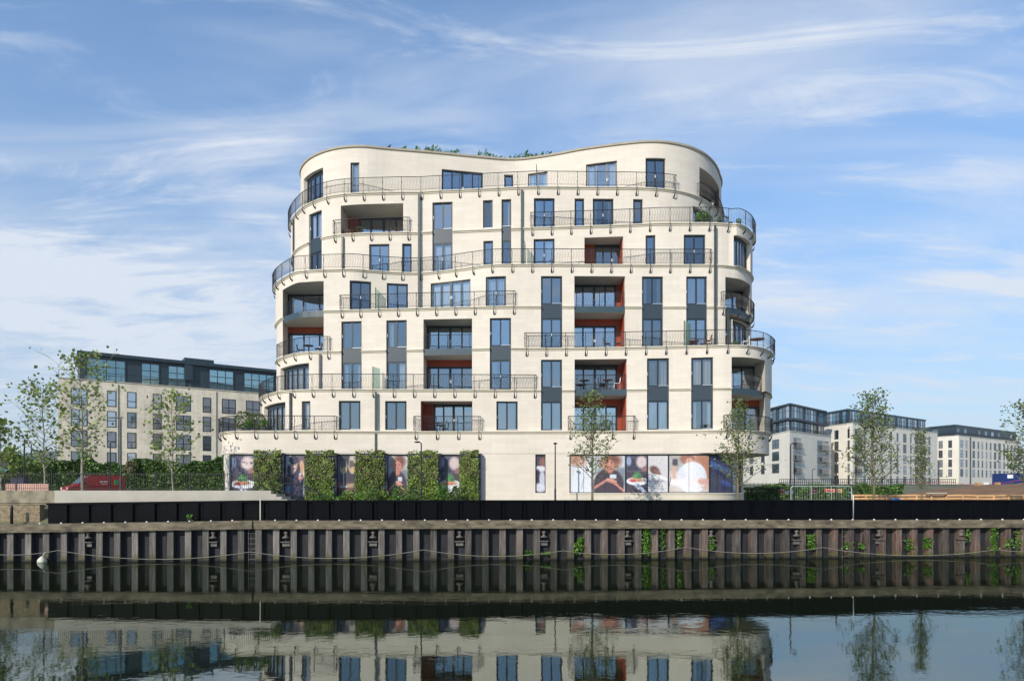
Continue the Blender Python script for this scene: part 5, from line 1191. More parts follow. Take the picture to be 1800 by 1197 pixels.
# penthouse
pa_ = A + d * 2.7 + bn * 1.3; pe = B + bn * 1.3; zp = HC + 21.3; m_ = MB(); solid(m_, [tuple(pa_), tuple(pe), tuple(pe + bn * 12), tuple(pa_ + bn * 12)], ztop + .1, zp - .5); ob('penthouse_wall', m_, MT['zinc'], LB)
m_ = MB(); m_.obox((pa_ + pe) / 2 + bn * 5.9, d, np.linalg.norm(pe - pa_) / 2 + .35, 6.5, zp - .5, zp); m_.obox(A + d * ((ray_u(352, A, B)) * 52) + bn * 3, d, 2.2, 2.2, zp, zp + .55)
m_.obox(A + d * ((ray_u(333, A, B)) * 52) + bn * 2.0, d, .6, 1.2, zp - 3, zp + .1); ob('penthouse_roof', m_, MT['zinc'], LB)
for c0_, c1_, n in ((153, 220, 4), (249, 279.5, 2), (296, 326, 2), (368, 410, 3), (429, 481, 4)):
    u0, u1 = ray_u(c0_, pa_, pe), ray_u(c1_, pa_, pe); P0, P1 = pa_ + (pe - pa_) * u0 - bn * .06, pa_ + (pe - pa_) * u1 - bn * .06; fr = MB(); gl = MB()
    for i in range(n + 1): fr.obox(P0 + (P1 - P0) * i / n, d, .06, .06, ztop + .15, zp - .9)
    for z in (ztop + .2, ztop + 2.35, zp - .95): fr.obox((P0 + P1) / 2, d, np.linalg.norm(P1 - P0) / 2, .05, z - .05, z + .05)
    f_ = ob('penthouse_window', fr, MT['zinc'], LB)
    gl.face([(*P0, ztop + .15), (*P1, ztop + .15), (*P1, zp - .9), (*P0, zp - .9)]); 
    bk = MB(); bq0, bq1 = P0 + bn * .03, P1 + bn * .03; bk.face([(*bq0, ztop + .15), (*bq1, ztop + .15), (*bq1, zp - .9), (*bq0, zp - .9)])
    ob('pane', gl, MT['tglass'], f_); ob('blind', bk, mat('teal_blind', (0.10, 0.20, 0.25), .9, noise=(.8, .5)), f_)
q = MB(); q.tube([(*(A + d * s_ - bn * -.1), ztop + 1.25) for s_ in (0.1, 51)], .035, 6)
q.tube([(*(A + d * .1 + bn * s_), ztop + 1.25) for s_ in (0.1, 10)], .035, 6)
for s_ in np.arange(.1, 51, 1.6): q.tube([(*(A + d * s_ + bn * .1), ztop + .1), (*(A + d * s_ + bn * .1), ztop + 1.25)], .022, 4)
for s_ in np.arange(.1, 10, .8): q.tube([(*(A + d * .1 + bn * s_), ztop + .1), (*(A + d * .1 + bn * s_), ztop + 1.25)], .022, 4)
ob('terrace_railing', q, MT['rail'], LB)
q = MB(); us = ray_u(208, A, B); q.tube([(*(A + (B - A) * us - bn * .05), 4), (*(A + (B - A) * us - bn * .05), ztop - .3)], .05, 6); us = ray_u(380.5, A, B); q.tube([(*(A + (B - A) * us - bn * .05), 4), (*(A + (B - A) * us - bn * .05), ztop - .3)], .05, 6); ob('rainwater_pipe', q, MT['pipe'], LB)
# right-hand blocks
def corner_block(label, Lp, C, Rp, z0, z1, depth_pts, leftcols, rightcols, nrows, rh, wh, first, loggias=()):
    T_ = thing('apartment_block', label, 'building', (C[0], C[1], z0), 'pale apartment blocks to the right')
    m_ = MB(); poly = [tuple(Lp), tuple(C), tuple(Rp)] + [tuple(p) for p in depth_pts]; solid(m_, poly, z0 - 1.5, z1); ob('wall', m_, MT['stonef'], T_)
    c_ = MB(); 
    for P, Q in ((Lp, C), (C, Rp)):
        P, Q = np.array(P), np.array(Q); u = (Q - P) / np.linalg.norm(Q - P); c_.obox((P + Q) / 2, u, np.linalg.norm(Q - P) / 2 + .05, .12, z1 + .001, z1 + .14)
    ob('parapet_coping', c_, MT['stonef'], T_)
    for (P, Q, cl) in ((Lp, C, leftcols), (C, Rp, rightcols)):
        for c0_, c1_ in cl:
            u0, u1 = ray_u(c0_, P, Q), ray_u(c1_, P, Q)
            for rw in range(nrows):
                zt_ = z1 - first - rh * rw
                if zt_ - wh > z0 - .3: bwindow(T_, P, Q, u0, u1, zt_ - wh, zt_, 1)
    for c0_, c1_ in loggias:
        P, Q = np.array(C), np.array(Rp); dd = (Q - P) / np.linalg.norm(Q - P); nn = np.array([dd[1], -dd[0]]); nn = nn if nn[1] < 0 else -nn
        for rw in range(nrows):
            zt_ = z1 - first - rh * rw; zb_ = zt_ - wh - .1
            if zb_ < z0 + .8: continue
            p = P + (Q - P) * ray_u(c0_, P, Q); q = P + (Q - P) * ray_u(c1_, P, Q); mb = MB()
            mb.face([(*(p + nn * .03), zb_), (*(q + nn * .03), zb_), (*(q + nn * .03), zt_), (*(p + nn * .03), zt_)], 0)  # flat dark panel painted in for the shaded recess
            w_ = np.linalg.norm(q - p); k = p + (q - p) * .42
            mb.face([(*(k + nn * .05), zb_), (*(q + nn * .05), zb_), (*(q + nn * .05), zt_ - .25), (*(k + nn * .05), zt_ - .25)], 1)  # pale panel painted in for the lit side wall of the recess
            mb.obox((p + q) / 2 + nn * .3, dd, w_ / 2 + .15, .35, zb_ - .16, zb_)
            for e in np.linspace(0, 1, 14): mb.obox(p + (q - p) * e + nn * .5, dd, .03, .02, zb_, zb_ + 1.1, 2)
            mb.obox((p + q) / 2 + nn * .5, dd, w_ / 2, .03, zb_ + 1.1, zb_ + 1.16, 2)
            ob('loggia', mb, [MT['dglass'], MT['soffit'], MT['rail']], T_)
    return T_
def pent(T_, pts, z0, z1, step=1.5, slabs=(), over=.4, glaz=True, dormer=False):
    """glazed set-back storey along a 3-point line"""
    pts = [np.array(p, float) for p in pts]; back = np.array([0, 9.0])
    m_ = MB(); solid(m_, [tuple(p) for p in pts] + [tuple(pts[-1] + back), tuple(pts[0] + back)], z0, z1 - .45, 0); ob('penthouse_wall', m_, MT['zinc'], T_)
    rf_ = MB(); ctr = sum(pts) / len(pts)
    solid(rf_, [tuple(p + (p - ctr - back * .3) / np.linalg.norm(p - ctr - back * .3) * over) for p in pts] + [tuple(pts[-1] + back), tuple(pts[0] + back)], z1 - .45, z1, 0); ob('penthouse_roof', rf_, MT['zinc'], T_)
    for P, Q in zip(pts[:-1], pts[1:]):
        L = np.linalg.norm(Q - P); u = (Q - P) / L; nn = np.array([u[1], -u[0]]); nn = nn if nn[1] < 0 or abs(nn[1]) < .3 else -nn
        if abs(u[0]) < .3: nn = np.array([-1., 0.])
        lv = [z0] + list(slabs) + [z1 - .45]
        for za, zb_ in zip(lv[:-1], lv[1:]):
            k = 0; s_ = .6
            while s_ + step < L - .3:
                if (k % 5) != 4:
                    p, q = P + u * s_ + nn * .05, P + u * (s_ + step) + nn * .05; g_ = MB()
                    if dormer:
                        if k % 2 == 0: g_.face([(*(p + u * .3), za + 1.0), (*(q - u * .5), za + 1.0), (*(q - u * .5), zb_ - .7), (*(p + u * .3), zb_ - .7)], 1)
                    else:
                        g_.face([(*p, za + .12), (*q, za + .12), (*q, zb_ - .12), (*p, zb_ - .12)], 1)
                        g_.obox(p, u, .06, .06, za, zb_, 0); g_.obox((p + q) / 2, u, step / 2, .05, za + (zb_ - za) * .62, za + (zb_ - za) * .62 + .08, 0)
                    if g_.v: ob('penthouse_window', g_, [MT['zinc'], MT[('dglass', 'fglass', 'pglass')[k % 3]]], T_)
                s_ += step; k += 1
        for zs in slabs:
            b_ = MB(); b_.obox((P + Q) / 2 + nn * .5, u, L / 2 + .5, .6, zs - .3, zs + .2); ob('terrace_slab', b_, MT['zinc'], T_)
        b_ = MB(); b_.obox((P + Q) / 2 + nn * .75, u, L / 2 + .4, .03, z0 + 1.02, z0 + 1.10)
        for s_ in np.arange(0, L, .5): b_.obox(P + u * s_ + nn * .75, u, .035, .02, z0 + .1, z0 + 1.05)
        ob('terrace_railing', b_, MT['rail'], T_)
MT['pglass'] = mat('penthouse_pale_glass', (0.10, 0.22, 0.30), .1, spec=.9)
X_ = lambda px, Y: (at(px, Y), Y)
C1 = X_(1388, 166); L1 = (66.6, 190); R1 = X_(1461, 182.6)
T1 = corner_block('pale apartment block with two dark glazed top storeys, nearest of the three on the right', L1, C1, R1, 6.2, HC + 15.3, [(90, 200), (66.6, 200)], [(1318.5, 1324), (1338, 1344), (1357.5, 1369.5)], [], 5, 3.1, 2.35, 1.45, [(1394.5, 1407.5), (1436.5, 1456)])
wg = MB(); solid(wg, [(67.3, 190.1), (69, 230), (90, 230), (90, 190.1)], 5, HC + 9.5); ob('side_wing', wg, MT['stonef'], T1)
pent(T1, [(L1[0] + .3, L1[1] - 8), (C1[0] + .7, C1[1] + 1.5), (R1[0] - 1.8, R1[1] + .2)], HC + 15.4, HC + 22.2, 1.7, (HC + 18.4,), 1.0)
C2 = X_(1498.8, 182); L2 = X_(1455, 191); R2 = X_(1648, 212)
T2 = corner_block('long pale apartment block with glazed set-back top floor, middle of the three on the right', L2, C2, R2, 6.2, HC + 18.9, [(135, 235), (88, 235)], [(1467, 1474), (1490, 1493.6)], [(1518, 1521.5), (1531, 1534), (1548, 1551), (1564, 1567.5), (1576, 1579), (1587.5, 1593), (1600, 1602), (1608.5, 1614), (1621.5, 1627), (1632, 1635)], 5, 3.1, 2.5, 1.4, [(1502, 1512)])
pent(T2, [(L2[0] + .2, L2[1] + 2), (C2[0] - .4, C2[1] + 1.6), tuple(np.array(C2) + (np.array(R2) - np.array(C2)) * .90 + np.array([-.5, 1.6]))], HC + 19.0, HC + 22.9, 1.35)
C3 = X_(1685.3, 219); L3 = X_(1640, 226); R3 = X_(1793, 246)
T3 = corner_block('pale apartment block with slate grey roof storey and rows of narrow windows, farthest right', L3, C3, R3, 6.2, HC + 18.7, [(190, 275), (140, 275)], [(1650, 1657), (1667, 1673.5)], [(1688, 1693), (1697.5, 1700.3), (1709.5, 1713.6), (1718.5, 1721), (1725.5, 1728), (1733, 1735.2), (1740, 1742.5), (1747, 1751), (1754.8, 1759), (1763.8, 1766.2), (1770.5, 1772.5), (1777, 1779), (1783, 1785), (1788.5, 1792)], 4, 3.1, 2.45, 1.35)
pent(T3, [(L3[0] + .2, L3[1] + 2), (C3[0] - .3, C3[1] + 1.2), tuple(np.array(R3) + np.array([-.6, 1.2]))], HC + 18.8, HC + 22.4, 2.6, (), .2, True, True)
pq = MB(); u_3 = ray_u(1705, C3, R3); P3 = np.array(C3) + (np.array(R3) - np.array(C3)) * u_3; pq.obox(P3 + np.array([.1, -.15]), np.array(R3) - np.array(C3), .28, .1, 6, HC + 18.6); ob('rainwater_pipe', pq, MT['pipe'], T3)
# ---------------------------------------------------------------- hedges and background planting
def hedge(name, label, x0, x1, y0, y1, z0, z1, n, m, seed, size=.2, var=.3):
    r = random.Random(seed); t = thing(name, label, 'hedge', ((x0 + x1) / 2, y0, z0)); lf = MB()
    zt = lambda x: z1 + var * (math.sin(x * .9 + seed) * .5 + math.sin(x * 2.3 + seed * 2) * .35 + math.sin(x * 5.1) * .15)
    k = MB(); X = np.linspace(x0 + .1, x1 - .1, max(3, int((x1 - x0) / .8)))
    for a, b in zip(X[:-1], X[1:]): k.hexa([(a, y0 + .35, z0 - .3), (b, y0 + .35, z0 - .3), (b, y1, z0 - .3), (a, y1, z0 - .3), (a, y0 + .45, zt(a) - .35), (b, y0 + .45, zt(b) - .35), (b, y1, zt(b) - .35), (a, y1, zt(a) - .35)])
    for _ in range(n):
        x = r.uniform(x0, x1); zz_ = zt(x); e = r.random()
        if r.random() < .7: y = y0 + abs(r.gauss(0, .18)) + .25 * math.sin(x * 2.1 + e * 6) * .5 + .1; z = z0 + (zz_ - z0) * e
        else: y = r.uniform(y0, y1); z = zz_ - abs(r.gauss(0, .12)) + .05
        lf.leaf((x, y, z), size, r)
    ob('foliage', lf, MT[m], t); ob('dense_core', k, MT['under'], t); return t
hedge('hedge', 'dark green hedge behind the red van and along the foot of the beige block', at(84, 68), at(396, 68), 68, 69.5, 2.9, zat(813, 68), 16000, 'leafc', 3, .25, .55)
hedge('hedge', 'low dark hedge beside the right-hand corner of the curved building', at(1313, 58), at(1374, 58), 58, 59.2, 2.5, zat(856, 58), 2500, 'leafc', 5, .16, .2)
hedge('hedge', 'strip of pale green planting in front of the three pale blocks', at(1340, 112), at(1590, 112), 112, 115, 2.6, zat(855, 112), 5000, 'leafc', 6, .45, .5)
def far_tree(px, Y, z0, rad, h, n, label, seed, size=.5, m='leaff'):
    r = random.Random(seed); x = at(px, Y); t = thing('leafy_tree', label, 'tree', (x, Y, z0)); lf = MB(); tr = MB()
    cl = [(r.uniform(-.7, .7) * rad, r.uniform(-.5, .5) * rad, h * r.uniform(.35, .95), rad * r.uniform(.25, .5)) for _ in range(16)]
    for _ in range(n):
        c = cl[r.randrange(len(cl))]; v = Vector((r.gauss(0, 1), r.gauss(0, 1), r.gauss(0, .8))).normalized() * c[3] * r.uniform(.6, 1.05)
        lf.leaf((x + c[0] + v.x, Y + c[1] + v.y, max(z0 + .3, z0 + c[2] + v.z)), size, r)
    tr.tube([(x, Y, z0 - .3), (x + .1, Y, z0 + h * .4), (x, Y, z0 + h * .85)], [rad * .09, rad * .06, rad * .02], 7)
    for c in cl[:8]: tr.tube([(x, Y, z0 + h * .3), (x + c[0], Y + c[1], z0 + c[2])], [rad * .04, rad * .012], 5)
    ob('trunk', tr, MT['bark'], t); ob('crown', lf, MT[m], t)
far_tree(10, 66, 3, 3.2, 4.9, 2600, 'bright green tree behind the railings at the left edge', 71, .36, 'leafa')
far_tree(48, 80, 3, 3.4, 3.9, 2400, 'dark green tree behind the two black lamp posts on the left', 72, .4, 'leafc')
far_tree(-10, 95, 3, 5, 5.5, 2200, 'dark tree farther back at the left edge', 73, .5)
far_tree(88, 92, 3, 4.0, 4.2, 2400, 'dark green tree left of the beige block', 74, .45, 'leafc')
far_tree(1822, 150, 5, 5, 11, 1600, 'dark tree mass behind the farthest pale block', 75, .6)
# purple shrub beside hedge
shrub(228, 67.4, 5.8, .6, 1.0, 220, 'leafdr', 'purple-leaved shrub showing above the hedge', .2, 81)
# roof garden plants
for i, px in enumerate((708, 733, 752, 764, 778, 788, 800, 842, 856, 869, 884, 902, 915, 925, 934, 945, 958)):
    Y = OUT[7].pt(OUT[7].s_px(px))[1] + .8
    shrub(px, Y, ZA[8] - .5, .58, (.95, 1.05, 1.1, 1.25, 1.0)[i % 5], 230, 'leafg', 'small green roof garden plant behind the parapet, ' + ordl(i, 17), .14, 500 + i, 'roof garden plants on the curved building')
def bird(px, label, seed):
    Y = OUT[7].pt(OUT[7].s_px(px))[1] + .1; x = at(px, Y); z = ZA[8] + .07
    t = thing('pigeon', label, 'bird', (x, Y, z)); b = MB()
    b.tube([(x - .16, Y, z + .10), (x - .06, Y, z + .12), (x + .03, Y, z + .15), (x + .08, Y, z + .20), (x + .10, Y, z + .26), (x + .12, Y, z + .29), (x + .15, Y, z + .285)], [.015, .055, .075, .06, .035, .035, .008], 8)
    for s_ in (-.02, .02): b.tube([(x + .01, Y + s_, z + .1), (x + .01, Y + s_, z)], .006, 4)
    ob('body', b, MT['feather'], t, True)
bird(684, 'dark pigeon perched on the parapet, left one', 1); bird(967, 'dark pigeon perched on the parapet, right one', 2)
# ---------------------------------------------------------------- lamps
def lamp(px, Y, z0, top_py, label, style='post', m='iron', r0=.05, side=1, group=None):
    x = at(px, Y); zt = zat(top_py, Y); t = thing('street_lamp', label, 'street lamp', (x, Y, z0), group); p = MB()
    p.tube([(x, Y, z0), (x, Y, z0 + (zt - z0) * .3), (x, Y, z0 + (zt - z0) * .31), (x, Y, zt - .1)], [r0 * 1.35, r0 * 1.35, r0, r0 * .8], 8); ob('pole', p, MT[m], t)
    h = MB()
    if style == 'post': h.lathe((x, Y, zt - .14), [(.03, 0), (.13, .02), (.15, .06), (.12, .11), (.03, .14)], 12)
    elif style == 'side': h.tube([(x, Y, zt - .12), (x + .12 * side, Y, zt - .02)], .03, 6); h.lathe((x + .25 * side, Y, zt - .08), [(.05, 0), (.19, .02), (.18, .07), (.06, .11)], 12)
    else: h.hexa([(x - (.1 if side > 0 else .72), Y - .12, zt - .07), (x + (.72 if side > 0 else .1), Y - .12, zt - .05), (x + (.72 if side > 0 else .1), Y + .12, zt - .05), (x - (.1 if side > 0 else .72), Y + .12, zt - .07),
                      (x - (.1 if side > 0 else .72), Y - .08, zt + .02), (x + (.72 if side > 0 else .1), Y - .08, zt), (x + (.72 if side > 0 else .1), Y + .08, zt), (x - (.1 if side > 0 else .72), Y + .08, zt + .02)])
    ob('lamp_head', h, MT[m], t, style != 'flat')
lamp(740.5, 42.5, 2.6, 776, 'slim black lamp post in front of the living wall', 'side', side=-1)
lamp(976, 47.6, 2.6, 777.5, 'slim black lamp post between the narrow and wide poster windows')
lamp(1389.5, 46, 2.6, 778.5, 'black lamp post with side lantern at the left end of the white barrier', 'side', r0=.06)
lamp(1470, 56, 2.6, 791.5, 'black lamp post standing behind the white barrier', 'side', r0=.07)
lamp(1504.5, 64, 2.6, 803.5, 'black lamp post right of the white barrier, before the leafy tree', 'side', side=-1, r0=.07)
lamp(1396.5, 78, 2.6, 810, 'thinner black lamp post just behind the nearest one on the right', 'side', r0=.06)
lamp(1428, 100, 2.8, 824, 'distant thin lamp post before the nearest pale block', 'side', r0=.06)
lamp(212.5, 41.5, 2.95, 733, 'tall grey lamp post with flat head in front of the hedge', 'flat', 'pipe', .055, -1)
lamp(194, 58, 2.95, 776, 'dark lamp post half hidden by the tall plane tree', 'side', r0=.06)
lamp(43, 62, 2.95, 770, 'black lamp post with flat head, left of the pair at the left', 'flat', 'iron', .07, -1)
lamp(55, 74, 2.95, 778.5, 'black lamp post with flat head, right of the pair at the left', 'flat', 'iron', .07, -1)
# ---------------------------------------------------------------- left-hand street objects
def road_sign():
    Y = 42.5; x = at(8.5, Y); t = thing('road_sign', 'round black-backed road sign with blue sign below at the left edge', 'road sign', (x, Y, 2.95)); p = MB(); p.tube([(x, Y, 2.95), (x, Y, zat(814, Y))], .035, 8); ob('pole', p, MT['iron'], t)
    a = MB(); zc = zat(817.5, Y); a.tube([(x, Y - .06, zc), (x, Y - .03, zc)], .2, 16); ob('round_sign', a, MT['iron'], t)
    b = MB(); zc = zat(827, Y); b.hexa([(x - .24, Y - .05, zc + .05), (x, Y - .05, zc - .14), (x, Y - .02, zc - .14), (x - .24, Y - .02, zc + .05), (x - .01, Y - .05, zc + .12), (x + .24, Y - .05, zc + .05), (x + .24, Y - .02, zc + .05), (x - .01, Y - .02, zc + .12)]); ob('lower_sign', b, MT['tealb'], t)
road_sign()
bb = thing('board_fence', 'low pinkish boarded fence behind the railings at the left', 'fence', (at(47, 43), 43, 2.95)); q = MB(); Y = 43
for x in np.arange(at(9, Y), at(84, Y), .13): q.box((x, Y, 2.95), (x + .115, Y + .03, zat(850, Y)))
q.box((at(9, Y), Y + .03, 3.3), (at(84, Y), Y + .06, 3.4)); ob('boards', q, MT['pink'], bb)
q = MB(); Y = 46; q.box((at(18, Y), Y, 2.95), (at(41.5, Y), Y + .5, zat(840, Y))); q.box((at(17.6, Y), Y - .03, zat(841.2, Y)), (at(41.9, Y), Y + .53, zat(840, Y) + .02)); tag(ob('utility_cabinet', q, MT['navy']), 'dark navy cabinet standing behind the pinkish boards', 'cabinet')
# red van
def van():
    t = thing('van', 'red delivery van parked behind the railings, nose to the left', 'van', (0, 0, 0)); L = 4.9; Wd = 1.9
    prof = [(0, .35), (0.02, .75), (.12, .95), (.95, 1.22), (1.75, 1.92), (2.1, 2.0), (4.8, 2.02), (4.9, 1.9), (4.9, .35)]
    b = MB(); ins = lambda z: .0 if z < 1.1 else (z - 1.1) * .14
    n = len(prof)
    for i in range(n):
        (a, za), (c, zc) = prof[i], prof[(i + 1) % n]; b.face([(a, -Wd / 2 + ins(za), za), (c, -Wd / 2 + ins(zc), zc), (c, Wd / 2 - ins(zc), zc), (a, Wd / 2 - ins(za), za)])
    # sides as strips
    for s_ in (-1, 1):
        lowp = [(x_, .35) for x_, _ in prof]
        xs_ = [0.02, .12, .95, 1.75, 2.1, 4.8, 4.9]; zs_ = [.75, .95, 1.22, 1.92, 2.0, 2.02, 1.9]
        for i in range(len(xs_) - 1):
            za, zc = zs_[i], zs_[i + 1]
            lv = lambda z: [.35, min(z, 1.1), z]
            A_, B_ = lv(za), lv(zc)
            for j in range(2): b.face([(xs_[i], s_ * (Wd / 2 - ins(A_[j])), A_[j]), (xs_[i + 1], s_ * (Wd / 2 - ins(B_[j])), B_[j]), (xs_[i + 1], s_ * (Wd / 2 - ins(B_[j + 1])), B_[j + 1]), (xs_[i], s_ * (Wd / 2 - ins(A_[j + 1])), A_[j + 1])])
    ob('body', b, MT['van'], t)
    w_ = MB(); w_.face([(1.0, -.80, 1.275), (1.68, -.72, 1.875), (1.68, .72, 1.875), (1.0, .80, 1.275)]); o = ob('windscreen', w_, MT['vglass'], t); 
    for v in o.data.vertices: v.co.x -= .03; v.co.z += .03
    for s_ in (-1, 1):
        g_ = MB(); y1, y2 = s_ * (Wd / 2 + .004), s_ * (Wd / 2 - .105); g_.face([(1.15, y1 - s_ * .02, 1.2), (2.35, y1 - s_ * .02, 1.2), (2.35, y2, 1.84), (1.75, y2, 1.84)]); ob('side_window', g_, MT['vglass'], t)
        h_ = MB(); h_.obox((.10, s_ * .68), (0, 1), .16, .06, .78, .95); ob('headlight', h_, MT['white'], t)
        for xw in (.85, 3.95):
            q = MB(); q.tube([(xw, s_ * (Wd / 2 - .2), .33), (xw, s_ * (Wd / 2 + .02), .33)], .33, 16); wo = ob('wheel', q, MT['tyre'], t); r_ = MB(); r_.tube([(xw, s_ * (Wd / 2 + .01), .33), (xw, s_ * (Wd / 2 + .035), .33)], .19, 12); ob('rim', r_, MT['steel'], wo)
        m_ = MB(); m_.box((1.35, s_ * (Wd / 2 + .08) - .06, 1.2), (1.5, s_ * (Wd / 2 + .08) + .06, 1.4)); ob('wing_mirror', m_, MT['iron'], t)
    g_ = MB(); g_.obox((.0, 0), (0, 1), .6, .02, .62, .72); ob('grille', g_, MT['white'], t)
    for s_ in (-1, 1):
        lg = MB(); yy = s_ * (Wd / 2 + .006)
        for i, w__ in enumerate((.13, .10, .12, .11)): lg.box((2.72 + i * .17, min(yy, yy - s_ * .02), 1.40 - .0), (2.72 + i * .17 + w__, max(yy, yy - s_ * .02) , 1.52))
        lg.v = [(x, y - s_ * .03 * (z > 1.2), z) for x, y, z in lg.v]; lg.box((2.75, yy - .006, 1.24), (3.30, yy + .006, 1.28)); ob('side_marking', lg, MT['white'], t)
        gs = MB(); gs.box((3.95, min(yy, yy - s_ * .05), 1.2), (4.3, max(yy, yy - s_ * .05) , 1.62)); ob('green_panel', gs, MT['green'], t)
    t.location = (at(97, 62) + .75, 62, 3.22); t.rotation_euler = (0, 0, R(52)); t.scale = (1.0, 1.0, 1.07)
    return t
van()
# ---------------------------------------------------------------- right-hand street objects
def barrier_fence(px0, px1, Y, z0, zt, label, mm='white', lattice=True, r_=.022):
    x0, x1 = at(px0, Y), at(px1, Y); t = thing('pedestrian_barrier', label, 'barrier', ((x0 + x1) / 2, Y, z0)); f = MB()
    f.tube([(x0, Y, z0), (x0, Y, zt - .1), (x0 + .1, Y, zt), (x1 - .12, Y, zt), (x1, Y, zt - .12), (x1, Y, z0)], r_, 8, cap=False)
    for q in np.linspace(x0, x1, 4)[1:-1]: f.tube([(q, Y, z0), (q, Y, zt)], r_, 6)
    ob('frame', f, MT[mm], t); g_ = MB()
    for q in np.arange(x0 + .1, x1, .15): g_.tube([(q, Y, z0 + .2), (q, Y, zt - .02)], .003, 3, cap=False)
    ob('mesh_infill', g_, MT[mm], t)
barrier_fence(1390.5, 1497, 42.0, 2.3, zat(854.5, 42), 'white tubular steel barrier standing behind the black flood barrier', 'steel')
hp = MB(); Y = yq(at(1500, 38)) + .3; x = at(1500, Y); hp.tube([(x, Y, 2.2), (x, Y, 3.55), (x - .03, Y + .2, 3.72), (x - .05, Y + .45, 3.72)], .028, 8); tag(ob('grab_rail', hp, MT['steel'], None, True), 'pale bent steel grab rail over the black barrier above the right ladder', 'handrail')
IF = thing('iron_fence', 'short black iron railing beside the right-hand corner of the curved building', 'fence', (at(1345, 50), 50, 2.5)); q = MB()
for x in np.arange(at(1311, 50), at(1386, 50), .3): q.tube([(x, 50, 2.5), (x, 50, zat(848, 50))], .014, 4)
for z in (2.9, zat(850, 50)): q.tube([(at(1311, 50), 50, z), (at(1386, 50), 50, z)], .018, 5)
ob('bars', q, MT['iron'], IF)
FF = thing('iron_fence', 'long dark railing in front of the pale blocks', 'fence', (at(1500, 150), 150, 5)); q = MB(); Y = 150
for x in np.arange(at(1370, Y), at(1680, Y), .42): q.box((x, Y, gh(x, Y)), (x + .10, Y + .05, zat(841.5, Y)))
for z in (zat(842.5, Y), zat(848, Y)): q.box((at(1370, Y), Y - .03, z), (at(1680, Y), Y + .03, z + .1))
ob('bars', q, MT['iron'], FF)
def plastic_barrier(px0, px1, py0, py1, Y, label, mA='redp', mB='whitep'):
    x0, x1 = at(px0, Y), at(px1, Y); z1, z0 = zat(py0, Y), zat(py1, Y); h = z1 - z0; t = thing('road_barrier', label, 'barrier', ((x0 + x1) / 2, Y, z0), 'red and white plastic road barriers')
    a = MB(); a.box((x0, Y - .05, z0 + h * .62), (x1, Y + .05, z1)); a.box((x0, Y - .05, z0 + h * .16), (x1, Y + .05, z0 + h * .42)); a.box((x0, Y - .04, z0 + h * .4), (x0 + (x1 - x0) * .1, Y + .04, z0 + h * .64)); a.box((x1 - (x1 - x0) * .1, Y - .04, z0 + h * .4), (x1, Y + .04, z0 + h * .64)); ob('rails', a, MT[mA], t)
    b = MB(); n = 4
    for i in range(n): xa = x0 + (x1 - x0) * (i + .3) / n; b.box((xa, Y - .06, z0 + h * .68), (xa + (x1 - x0) / n * .4, Y + .06, z0 + h * .92))
    for s_ in (x0 + .2, x1 - .2): b.box((s_ - .05, Y - .3, z0), (s_ + .05, Y + .3, z0 + h * .14))
    ob('reflective_strips', b, MT[mB], t)
plastic_barrier(1362, 1379, 859.5, 868.5, 88, 'red and white plastic barrier left of the lamp post with side lantern')
plastic_barrier(1380, 1394, 862.5, 867.5, 92, 'pale plastic barrier just right of the leftmost red one', 'whitep', 'whitep')
plastic_barrier(1426, 1435, 860.5, 867.5, 80, 'small red plastic barrier seen through the white steel barrier')
plastic_barrier(1450, 1466, 859, 865, 76, 'red and white plastic barrier right of the middle bar of the white steel barrier')
plastic_barrier(1466, 1480, 859.5, 866, 74, 'orange faded plastic barrier beside the brown soil', 'timber', 'timber')
CT = thing('site_container', 'dark blue site container with a white sign patch at the right edge', 'container', (at(1790, 120), 120, 5)); q = MB(); Y = 112; x0, x1 = at(1762, Y), at(1860, Y); z0_, z1_ = zat(852.5, Y), zat(832, Y)
X = np.arange(x0, x1, .25)
for i, x in enumerate(X): q.box((x, Y - (.04 if i % 2 else 0), z0_), (x + .25, Y + 2.4, z1_ - .08))
q.box((x0 - .03, Y - .08, z1_ - .1), (x1, Y + 2.45, z1_)); ob('body', q, MT['blue'], CT); q = MB(); q.box((at(1770, Y), Y - .12, zat(840.5, Y)), (at(1780, Y), Y - .085, zat(834, Y))); ob('sign_patch', q, MT['white'], CT)
tape = MB(); tape.tube([(at(px, 108), 108, zat(py, 108)) for px, py in ((1590, 847.5), (1618, 849), (1640, 848.5), (1660, 846.5), (1700, 851.5), (1740, 850), (1770, 848), (1800, 842))], .03, 4); tag(ob('barrier_tape', tape, MT['redp']), 'thin red and white tape strung before the pale blocks', 'tape')
for i, (px, py0, py1, w_, mm, lb) in enumerate(((1723, 848, 852.5, 9, 'timber', 'orange-brown crate beyond the brown soil'), (1734, 847.5, 853, 9, 'whitep', 'white parked vehicle-shaped box beyond the brown soil'), (1756.5, 847.5, 853.5, 5, 'timber', 'small pale timber stack left of the blue container'))):
    Y = 100; q = MB(); x0, x1 = at(px - w_ / 2, Y), at(px + w_ / 2, Y); za, zb_ = zat(py1, Y) - .4, zat(py0, Y)
    for k in range(4): q.box((x0 + .01 * (k % 2), Y - .01 * (k % 2), za + (zb_ - za) * k / 4 + .01), (x1 - .02 * (k % 2), Y + .7, za + (zb_ - za) * (k + 1) / 4))
    tag(ob('crate', q, MT[mm]), ['orange-brown crate beyond the brown soil, leftmost of three', 'white crate beyond the brown soil', 'small pale timber crate left of the blue container'][i], 'crate')
q = MB(); Y = 46.5; q.lathe((at(1575.5, Y), Y, 2.9), [(.4, 0), (.45, .1), (.36, .3), (.2, .42)], 9); tag(ob('tarpaulin_bundle', q, mat('bright_blue_sheet', (.02, .2, .55), .6)), 'small bright blue sheeting bundle right of the leafy tree foot', 'sheeting')
